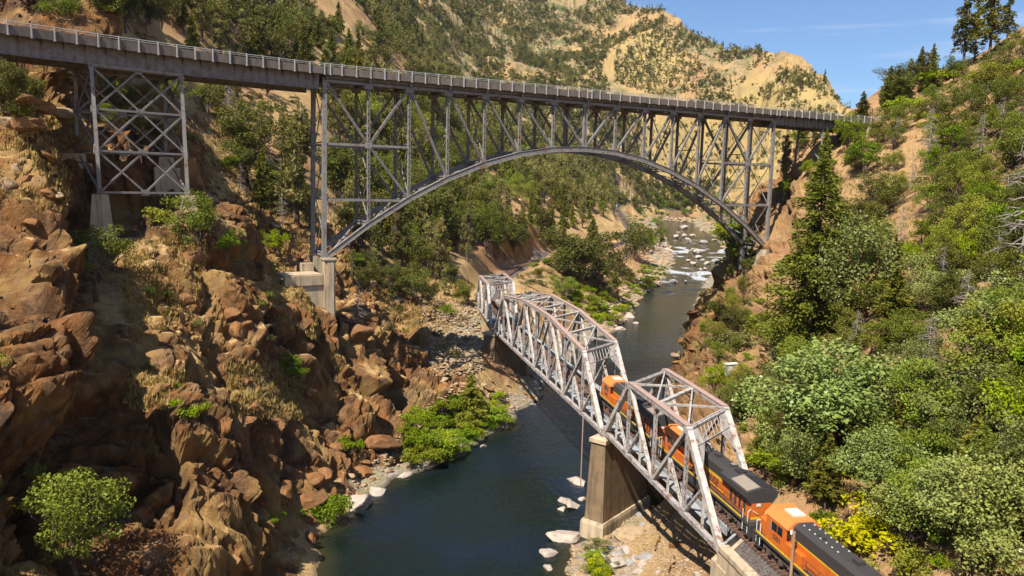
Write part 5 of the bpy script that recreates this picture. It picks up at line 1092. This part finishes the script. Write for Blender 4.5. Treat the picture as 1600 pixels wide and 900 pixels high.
# --- the far mountainsides: too many to count, instanced over the ground
def far_proto(kind, s):
    rng.seed(s)
    if kind == 'c': return conifer(s, 260, .9, LM['fir'], w=1.9, whorls=9)[0]
    if kind == 'g': return greypine(s, 240, .85, LM['grey'], w=2.0)[0]
    if kind == 'o': return broad(s, 240, 1.25, LM['oak'], clumps=14)[0]
    return bush(s, 130, .55, LM['scrub' if kind == 's' else 'dry' if kind == 'd' else 'green'])[0]
fc = bpy.data.collections.new('far_plants')
FP = [('c', 1.), ('g', 1.), ('g', 1.), ('o', .75), ('o', .75), ('s', 4.5), ('s', 4.5), ('n', 4.5), ('d', 4.0)]
for i, (k, s_) in enumerate(FP): o = bpy.data.objects.new('%02d_plant' % i, far_proto(k, 200+i)); fc.objects.link(o)
pts = []
def far_scatter(poly, n, w, hm, minY=430):
    xs = [p[0] for p in poly]; ys = [p[1] for p in poly]; got = 0; t = 0; cs = np.cumsum(w)/sum(w)
    while got < n and t < n*5:
        t += 1; x, y = rng.uniform(min(xs), max(xs)), rng.uniform(min(ys), max(ys))
        if not inpoly(x, y, poly): continue
        P = hit(x, y)
        if P is None or P[1] < minY: continue
        if perlin(P[None]*.012)[0]+.5*perlin(P[None]*.05)[0] < rng.uniform(-.4, .2): continue
        k = int(np.searchsorted(cs, rng.rand())); pts.append((P[0], P[1], P[2]-.3, k, rng.uniform(*hm)*FP[k][1]*(1 if k < 5 else .28), rng.rand()*6.28)); got += 1
rng.seed(21)
far_scatter([(480, -20), (990, -20), (1060, 25), (980, 60), (900, 130), (840, 150), (700, 125), (560, 55)], 11000, [.3, 1.6, 1.6, 1.6, 1.6, 4, 4, 1.5, 6], (7, 13))
far_scatter([(620, 100), (840, 140), (900, 160), (1000, 170), (1000, 290), (940, 280), (840, 200), (700, 170)], 2600, [.5, 1, 1, 2, 2, 4, 4, 2, 1], (7, 12))
far_scatter([(830, 60), (960, 50), (940, 110), (960, 150), (830, 150)], 900, [0, .2, .2, 1, 1, 4, 4, 5, 1], (7, 12))
far_scatter([(960, 60), (1060, 25), (1130, 48), (1200, 85), (1335, 168), (1300, 190), (1130, 180), (960, 130)], 2600, [.6, 1, 1, 1, 1, 4, 4, 1.5, 1], (7, 12))
far_scatter([(1050, 30), (1130, 48), (1200, 82), (1290, 128), (1270, 150), (1180, 110), (1060, 60)], 800, [.3, .6, .6, 1, 1, 5, 5, 1, 3], (7, 12))
far_scatter([(920, 190), (1330, 190), (1250, 330), (1000, 330)], 800, [.6, 1, 1, 2, 2, 2, 2, 1, 1], (6, 11))
far_scatter([(985, 285), (1150, 285), (1150, 330), (985, 320)], 330, [.5, 1, 1, 3, 3, 1, 1, 3, 0], (8, 13))
far_scatter([(560, 140), (840, 190), (960, 270), (985, 320), (900, 330), (760, 260)], 1900, [2, 4, 4, 2, 2, 0, 0, 0, 0], (11, 17), 225)
far_scatter([(300, -30), (500, -30), (560, 60), (480, 60), (300, 30)], 300, [1, 2, 2, 2, 2, 2, 2, 0, 1], (9, 14), 240)
pa = np.array(pts); pm_ = bpy.data.meshes.new('far_woods'); pm_.vertices.add(len(pa)); pm_.vertices.foreach_set('co', pa[:, :3].astype(np.float32).ravel())
for nm, col, ty in (('pick', 3, 'INT'), ('sc', 4, 'FLOAT'), ('rz', 5, 'FLOAT')):
    at = pm_.attributes.new(nm, ty, 'POINT'); v = pa[:, col]*(.1 if nm == 'sc' else 1); at.data.foreach_set('value', v.astype(np.int32 if ty == 'INT' else np.float32))
pa[:, 4] = pa[:, 4]
fo = link('far_woods', pm_); tag(fo, 'scrub and scattered trees covering the far mountainsides', None, None, 'stuff')
def instancer(obj, coll):
    ng = bpy.data.node_groups.new('scatter', 'GeometryNodeTree'); ng.interface.new_socket('Geometry', in_out='INPUT', socket_type='NodeSocketGeometry'); ng.interface.new_socket('Geometry', in_out='OUTPUT', socket_type='NodeSocketGeometry')
    N, Lk = ng.nodes.new, ng.links.new; gi, go = N('NodeGroupInput'), N('NodeGroupOutput'); ci = N('GeometryNodeCollectionInfo'); ci.inputs['Collection'].default_value = coll; ci.inputs['Separate Children'].default_value = True; ci.inputs['Reset Children'].default_value = True
    ip = N('GeometryNodeInstanceOnPoints'); ip.inputs['Pick Instance'].default_value = True
    def at(n, ty): a = N('GeometryNodeInputNamedAttribute'); a.data_type = ty; a.inputs['Name'].default_value = n; return a.outputs['Attribute']
    cx = N('ShaderNodeCombineXYZ'); Lk(at('rz', 'FLOAT'), cx.inputs['Z']); Lk(gi.outputs[0], ip.inputs['Points']); Lk(ci.outputs[0], ip.inputs['Instance']); Lk(at('pick', 'INT'), ip.inputs['Instance Index']); Lk(cx.outputs[0], ip.inputs['Rotation']); Lk(at('sc', 'FLOAT'), ip.inputs['Scale']); Lk(ip.outputs[0], go.inputs[0])
    md = obj.modifiers.new('scatter', 'NODES'); md.node_group = ng
instancer(fo, fc)
# lone trees on the far skyline
for px_, py_, hp_, lb in ((1288, 131, 24, 'lone pine standing on the far golden crest'), (1100, 48, 14, 'small dark pine on the far left part of the ridge line'), (1135, 62, 14, 'dark pine halfway down the far ridge line'), (1185, 88, 18, 'pair-forming pine on the far ridge right of centre'), (985, 8, 12, 'topmost small pine where the far ridge meets the sky')):
    for dy in (2, 5, 9):
        P = hit(px_, py_+dy)
        if P is not None: plant('tall', P, hp_*P[1]/1200, lb, None, 1.1, 0); break
# ------------------------------------------------------------------ rocks
def rockmat(name, a, b, c):
    m = NT(name); P = m.coord('Object'); g = m.pos(); r = m.n('ShaderNodeObjectInfo').outputs['Random']; n = m.noise(1.2, 6, P, .62); c_ = m.mix(m.rng(n, .4, .62), a, b); c_ = m.mix(m.rng(m.noise(3.5, 5, P, .6), .5, .68, 0, .8), c_, c)
    c_ = m.mix(m.math('MULTIPLY', r, .35), c_, (b[0]*1.2, b[1]*1.15, b[2]*1.1)); m.bsdf(c_, .92, m.bump(m.math('ADD', m.noise(6, 6, P, .65), m.math('MULTIPLY', m.noise(22, 3, P), .3)), .12, .8), spec=.15); return m.m
RM = {'pale': rockmat('pale_river_rock', (.42, .34, .27), (.52, .44, .36), (.22, .18, .145)), 'grey': rockmat('grey_rock', (.25, .24, .23), (.36, .34, .31), (.15, .14, .13)), 'orange': rockmat('orange_rock', (.28, .125, .045), (.20, .10, .045), (.35, .20, .08)), 'tan': rockmat('tan_rock', (.36, .24, .14), (.44, .32, .19), (.22, .14, .08))}
def rockmesh(seed, mat, sub=3, flat=.65, jag=.35):
    import bmesh
    bm = bmesh.new(); bmesh.ops.create_icosphere(bm, subdivisions=sub, radius=1); V = np.array([v.co[:] for v in bm.verts]); rs_ = np.random.RandomState(seed)
    for _ in range(16):                                     # knock flat facets off a sphere
        d = rs_.randn(3); d /= np.linalg.norm(d); k = rs_.uniform(.42, .75); h_ = V@d; V = V-np.outer(np.maximum(h_-k, 0)*.92, d)
    V = V*(1+jag*.5*fbm(V*1.3+seed*3.1, 3)[:, None]+.05*perlin(V*5+seed)[:, None]); V[:, 2] *= flat; V *= [1.15, .85, 1]
    for v, c in zip(bm.verts, V): v.co = c
    me = bpy.data.meshes.new('rock'); bm.to_mesh(me); bm.free(); me.materials.append(RM[mat]); return me
RK = {k: [rockmesh(300+17*i+7*len(k), k) for i in range(5)] for k in RM}
def rock_at(kind, P, size, label, group=None, flat=1., sink=.25, name='boulder'):
    o = link(name, RK[kind][rng.randint(5)], None, (float(P[0]), float(P[1]), float(P[2]-size*.5*sink+size*.1))); o.scale = (size*.55*rng.uniform(.85, 1.2), size*.55*rng.uniform(.85, 1.2), size*.55*flat)
    o.rotation_euler = (rng.uniform(-.3, .3), rng.uniform(-.3, .3), rng.rand()*6.283); tag(o, label, 'boulder', group); return o
rng.seed(77)
def wat(px, py): P = atZ(px, py, .0); z = float(zr(P[1])); return atZ(px, py, z)
for px_, py_, w_, kd, lb in ((899, 752, 34, 'pale', 'flat pale boulder in the water left of the railway pier'), (880, 783, 22, 'pale', 'rounded pale boulder behind the rock pile by the pier'), (896, 790, 26, 'pale', 'pale boulder in the pile beside the pier foot'), (878, 796, 16, 'pale', 'small pale boulder at the left of the pile'), (908, 780, 15, 'pale', 'small pale boulder touching the pier plinth'),
   (884, 842, 44, 'pale', 'largest pale boulder standing in the river, with weeds on top'), (854, 866, 28, 'pale', 'round pale boulder farthest out in the river'), (857, 888, 18, 'pale', 'small round boulder lowest in the river'), (925, 862, 26, 'grey', 'grey boulder at the corner of the gravel bar'), (958, 815, 30, 'grey', 'dark grey boulder at the pier foot'),
   (945, 785, 20, 'tan', 'tan boulder beside the pier'), (990, 835, 60, 'tan', 'long brown slab of rock on the gravel bar'), (1010, 870, 40, 'grey', 'grey boulder in the middle of the gravel bar'), (960, 880, 38, 'pale', 'wide pale boulder at the lower edge of the bar'), (1060, 850, 40, 'orange', 'orange rock slab under the truss shadow'),
   (985, 496, 20, 'pale', 'pale flat rock at the tip of the gravel bar'), (992, 505, 10, 'pale', 'small pale rock in the river off the bar'), (967, 514, 18, 'pale', 'pale rock below the lime willow'), (1055, 558, 14, 'grey', 'dark rock in the water under the tan cliff'), (570, 735, 60, 'orange', 'tall split orange boulder at the left shore'), (600, 690, 56, 'orange', 'dark topped brown boulder beside the willows'),
   (560, 785, 60, 'pale', 'pale rock shelf at the water edge left'), (590, 770, 34, 'pale', 'pale rock on the left shoreline'), (636, 742, 22, 'pale', 'small pale rock below the willows'), (755, 697, 12, 'pale', 'small pale rock at the willow point'), (832, 632, 12, 'pale', 'small pale rock at the upper end of the willow bar')):
    P = hit(px_, py_); W_ = wat(px_, py_)
    if P is None or P[2] < float(zr(P[1])): P = W_
    rock_at(kd, P, w_*(1.3 if kd == 'pale' else 1)*math.hypot(P[0], P[1])/1200, lb, flat=.8)
REQ = []
def rocks(poly, n, kinds, px_size, where, maxY=2000, minz=-9, water_ok=False, flat=.8):
    xs = [p[0] for p in poly]; ys = [p[1] for p in poly]; got = t = 0
    while got < n and t < n*10:
        t += 1; x, y = rng.uniform(min(xs), max(xs)), rng.uniform(min(ys), max(ys))
        if not inpoly(x, y, poly): continue
        P = hit(x, y)
        if P is None: continue
        if P[2] < float(zr(P[1]))-.05:
            if not water_ok: continue
            P = wat(x, y)
        k = kinds[rng.randint(len(kinds))]; w = rng.uniform(*px_size); s = w*math.hypot(P[0], P[1])/1200
        q3 = ('left', 'middle', 'right')[min(2, int(3*(x-min(xs))/(max(xs)-min(xs))))]; v3 = ('upper', 'middle', 'lower')[min(2, int(3*(y-min(ys))/(max(ys)-min(ys))))]
        lo, hi = px_size; sz = ('small', 'middling', 'big')[min(2, int(2.99*(w-lo)/(hi-lo)))]
        REQ.append((w, k, P, s, sz+' '+{'pale': 'pale', 'grey': 'grey', 'orange': 'orange-brown', 'tan': 'tan'}[k]+' boulder '+where+', '+(v3+' '+q3 if v3 != q3 else 'centre'), 'boulders '+where, flat)); got += 1
rocks([(900, 800), (1000, 790), (1110, 880), (1100, 900), (880, 900)], 46, ['pale', 'grey', 'tan', 'pale'], (9, 30), 'on the near gravel bar')
rocks([(1050, 350), (1110, 355), (1125, 400), (1090, 440), (1050, 440), (1040, 400)], 30, ['pale', 'pale', 'grey'], (6, 17), 'in the upstream rapids', water_ok=True)
rocks([(900, 500), (985, 440), (1040, 400), (1050, 430), (990, 500), (950, 520)], 55, ['pale', 'tan', 'pale'], (5, 13), 'on the upstream gravel bar')
rocks([(1000, 360), (1045, 350), (1055, 400), (1010, 420)], 40, ['pale', 'tan'], (5, 12), 'beside the rapids')
rocks([(1085, 340), (1150, 350), (1150, 400), (1120, 380)], 30, ['pale', 'tan'], (5, 11), 'on the right shore of the rapids')
rocks([(500, 800), (640, 720), (760, 690), (840, 620), (700, 610), (620, 690), (540, 740)], 50, ['tan', 'orange', 'orange', 'tan'], (8, 24), 'along the left shore')
rocks([(660, 470), (745, 480), (755, 580), (680, 590)], 60, ['tan', 'tan', 'grey'], (3, 6), 'on the scree slope')
rocks([(690, 590), (840, 580), (840, 620), (700, 625)], 26, ['tan', 'orange'], (7, 16), 'below the dark railway pier')
rocks([(1040, 500), (1110, 470), (1150, 560), (1060, 640)], 26, ['tan', 'orange'], (10, 30), 'on the tan river cliff', flat=.7)
rocks([(260, 380), (480, 420), (640, 560), (600, 680), (430, 660), (260, 500)], 12, ['orange'], (22, 50), 'set in the orange cliff', flat=1.2)
rocks([(380, 620), (620, 680), (560, 760), (480, 860), (400, 780)], 12, ['orange'], (20, 50), 'low on the left cliff', flat=1.2)
rocks([(0, 120), (110, 180), (100, 330), (0, 380)], 16, ['orange', 'tan'], (16, 40), 'below the left girder', flat=1.)
rocks([(320, 140), (480, 220), (480, 400), (400, 380), (330, 250)], 24, ['tan', 'orange'], (8, 24), 'on the grass slope beside the arch')
rocks([(1300, 200), (1450, 160), (1600, 200), (1600, 440), (1300, 440)], 30, ['tan', 'orange'], (8, 26), 'on the upper right slope')
rocks([(1200, 560), (1600, 480), (1600, 900), (1380, 880), (1220, 760)], 40, ['tan', 'grey', 'orange'], (8, 26), 'among the trees of the right slope')
rocks([(560, 400), (740, 420), (700, 480), (560, 460)], 24, ['orange', 'tan'], (8, 22), 'below the arch')
REQ.sort(key=lambda r: -r[0])
for w, k, P, s, lb, gp_, fl in REQ[:265]: rock_at(k, P, s, lb, gp_, fl)
_sm = {k: [(lambda me: (np.array([v.co[:] for v in me.vertices]), np.array([p.vertices[:] for p in me.polygons])))(rockmesh(500+i, k, 2)) for i in range(3)] for k in RM}
for k in RM:
    Vs, Fs, n0 = [], [], 0
    for w, kk, P, s, lb, gp_, fl in REQ[265:]:
        if kk != k: continue
        V, F = _sm[k][rng.randint(3)]; a = rng.rand()*6.28; c_, d_ = math.cos(a), math.sin(a); V = (V*[s*.55, s*.5, s*.5*fl])@np.array([[c_, d_, 0], [-d_, c_, 0], [0, 0, 1]])+P; Vs.append(V); Fs.append(F+n0); n0 += len(V)
    if Vs: tag(link('small_boulders', mesh_np('small_boulders', np.concatenate(Vs), np.concatenate(Fs), RM[k])), 'many small '+k+' boulders strewn along the banks', None, None, 'stuff')
# --- loose stones, dry grass: beyond counting
def stuff_mesh(name, label, polys, make, mat):
    Vs, Fs, n0 = [], [], 0
    for poly, n in polys:
        xs = [p[0] for p in poly]; ys = [p[1] for p in poly]; got = t = 0
        while got < n and t < n*4:
            t += 1; x, y = rng.uniform(min(xs), max(xs)), rng.uniform(min(ys), max(ys))
            if not inpoly(x, y, poly): continue
            P = hit(x, y)
            if P is None or P[2] < float(zr(P[1]))+.02: continue
            d, _ = seg_dist(np.array([P[0]]), np.array([P[1]]), [tuple(q) for q in track_near])
            if d[0] < 2.2: continue
            V, F = make(P, math.hypot(P[0], P[1])); Vs.append(V); Fs.append(F+n0); n0 += len(V); got += 1
    o = link(name, mesh_np(name, np.concatenate(Vs), np.concatenate(Fs), mat)); tag(o, label, None, None, 'stuff'); return o
_ico = np.array([(0, 0, 1), (.9, 0, .2), (.28, .85, .1), (-.72, .53, .25), (-.72, -.53, .1), (.28, -.85, .2), (0, 0, -.6)]); _icf = np.array([(0, 1, 2), (0, 2, 3), (0, 3, 4), (0, 4, 5), (0, 5, 1)])
def stone(P, r):
    s = rng.uniform(.7, 2.4)*r/1200*1.9; V = (_ico+rng.randn(7, 3)*.16)*[s, s*.8, s*.6]; a = rng.rand()*6.28; c, d = math.cos(a), math.sin(a); V = V@np.array([[c, d, 0], [-d, c, 0], [0, 0, 1]]); return V+P, _icf
stuff_mesh('loose_stones', 'loose stones littering the gravel bars, scree and ledges', [([(900, 800), (1010, 780), (1115, 880), (1100, 900), (880, 900)], 1500), ([(900, 500), (985, 440), (1040, 400), (1050, 430), (990, 500), (950, 520)], 1100), ([(650, 460), (750, 480), (755, 580), (680, 590)], 1400), ([(500, 800), (640, 730), (840, 620), (700, 600), (560, 740)], 900), ([(1200, 560), (1600, 480), (1600, 900), (1380, 880), (1220, 760)], 1200), ([(1000, 340), (1140, 340), (1140, 420), (1000, 420)], 700)], stone, RM['tan'])
GRASS = leafmat('dry_grass_blades', (.50, .34, .13), (.68, .50, .22), None, .8, .2, 0)
def tuft(P, r):
    k = 7; s = rng.uniform(.3, .75)*(1+r/500); a = rng.rand(k)*6.28; b = rng.randn(k, 2)*.22*s; tip = np.stack([b[:, 0]+np.cos(a)*s*.35, b[:, 1]+np.sin(a)*s*.35, s*rng.uniform(.5, 1, k)], 1); w = s*.10
    V = np.empty((k*3, 3)); V[0::3] = np.stack([b[:, 0]-np.sin(a)*w, b[:, 1]+np.cos(a)*w, np.full(k, -.05)], 1); V[1::3] = np.stack([b[:, 0]+np.sin(a)*w, b[:, 1]-np.cos(a)*w, np.full(k, -.05)], 1); V[2::3] = tip; return V+P, np.arange(k*3).reshape(k, 3)
g_ = stuff_mesh('dry_grass', 'golden dry grass growing on the ledges and open slopes', [([(190, 380), (330, 370), (300, 500), (200, 540)], 1300), ([(350, 560), (480, 580), (470, 660), (360, 650)], 900), ([(420, 410), (500, 430), (505, 540), (430, 500)], 900), ([(200, 570), (300, 580), (290, 650), (200, 640)], 500), ([(300, 150), (485, 200), (485, 400), (420, 390), (330, 280)], 1800), ([(540, 420), (740, 440), (700, 560), (600, 480)], 1400), ([(1300, 220), (1440, 150), (1600, 120), (1600, 440), (1300, 440)], 2500), ([(1200, 560), (1600, 480), (1600, 900), (1380, 880), (1220, 760)], 2200), ([(0, 120), (120, 180), (110, 330), (0, 330)], 700), ([(1050, 470), (1180, 430), (1180, 620), (1060, 600)], 900)], tuft, GRASS)
at = g_.data.attributes.new('tint', 'FLOAT', 'POINT'); at.data.foreach_set('value', np.repeat(rng.rand(len(g_.data.vertices)//3), 3).astype(np.float32))

# ------------------------------------------------------------------ small things beside the track
P = atY(1241, 831, 58.0); pz = thing('utility_pole', 'brown wooden pole with a white insulator in front of the nearest locomotive', 'pole', (P[0], P[1], 9.0))
MB().tube((0, 0, 0), (0, 0, P[2]-9), .16, 8, .12).build('pole', M['pole'], pz); MB().tube((-.22, 0, P[2]-9.2), (-.22, 0, P[2]-8.9), .10, 8).box(-.22, 0, -.03, .03, P[2]-9.15, P[2]-9.08).build('insulator', M['white'], pz)
P = hit(1141, 584)
if P is not None:
    hu = thing('equipment_cabinet', 'small white metal cabinet on the cliff above the right bank', 'cabinet', tuple(P-[0, 0, .3]), None, .35)
    MB().box(-1.15, 1.15, -.5, .5, 0, 2.1).build('body', M['white'], hu); MB().box(-1.3, 1.5, -.65, .65, 2.1, 2.2).build('roof', M['white'], hu); MB().box(-.9, .9, -.53, -.505, .25, 1.9).build('door', M['white'], hu)
pp = thing('drain_pipe', 'thin rusty pipe hanging from the truss past the left of the railway pier', 'pipe', (0, 0, 0)); q = M_A+M_D*6.6-M_N*.5
MB().tube((q[0], q[1], 4.5), (q[0], q[1], ZB+.2), .09, 6).build('pipe', M['rail_rust'], pp)
# platform with rail beside the track at the abutment
q = R_A-RD*9.6-RN*.1; jb = thing('switch_box', 'grey junction box with a bent rail on the abutment wing wall', 'junction box', (q[0], q[1], 15.95), None, R_AZ)
MB().box(-.35, .35, -.25, .25, 0, .7).build('box', M['rail_floor'], jb); MB().tube((-.6, -.3, 0), (-.6, -.3, 1.1), .04, 6).tube((-.6, -.3, 1.1), (.1, -.3, 1.2), .04, 6).tube((.1, -.3, 1.2), (.4, -.3, 0), .04, 6).build('rail', M['white'], jb)
for px_, py_, lb in ((962, 326, 'small white trackside box where the far track bends'), (964, 314, 'white trackside box in the shade of the far trees')):
    P = hit(px_, py_)
    if P is not None: o = thing('trackside_box', lb, 'cabinet', tuple(P-[0, 0, .3])); MB().box(-1.2, 1.2, -1, 1, 0, 4.2).build('body', M['white'], o); MB().box(-1.35, 1.35, -1.15, 1.15, 4.2, 4.4).build('roof', M['galv'], o)
# vehicles crossing the left end of the road bridge
def car(s, n, label, col, L=4.6):
    a, b = hp(s-1, n, 0), hp(s+1, n, 0); p = hp(s, n, DZ+.262); t = thing('parked_car' if False else 'car', label, 'car', tuple(p), None, math.atan2(b.y-a.y, b.x-a.x))
    h = L/2; MB().loft([[(x, y, z) for x, z in ((-h, .35), (-h, .85), (-h*.95, .95), (h*.45, .98), (h*.96, .82), (h, .6), (h, .35))] for y in (-.88, .88)]).build('body', col, t)
    gl = MB().loft([[(x, y*(1 if z < 1.1 else .86), z) for x, z in ((-h*.85, .97), (-h*.62, 1.42), (h*.08, 1.45), (h*.42, .99))] for y in (-.8, .8)]).build('windows', GLS, t); MB().loft([[(x, y, 1.46) for x in (-h*.6, h*.07)] + [(x, y, 1.42) for x in (h*.07, -h*.6)] for y in (-.68, .68)]).build('roof', col, t)
    for x in (-h*.62, h*.62):
        for y in (-.82, .82): w = MB().tube((x, y-.1, .33), (x, y+.1, .33), .33, 12).build('wheel', BLK, t); MB().tube((x, y-.11, .33), (x, y+.11, .33), .18, 8).build('hub', LMP, w)
car(-17.5, 5.6, 'pale blue-grey car driving on the left end of the road bridge', lpaint('car_paint', (.45, .52, .60), .25, .05))

# ------------------------------------------------------------------ thin summer haze in the canyon air
hz = MB().box(-4400, 4400, -4400, 4400, -12, 900).build('haze', None); tag(hz, 'thin pale haze filling the canyon', None, None, 'stuff')
m = NT('haze'); v = m.n('ShaderNodeVolumePrincipled'); v.inputs['Color'].default_value = (.80, .86, .95, 1); v.inputs['Density'].default_value = .00004; v.inputs['Anisotropy'].default_value = .2
m.t.links.new(v.outputs[0], m.out.inputs['Volume']); hz.data.materials.append(m.m)
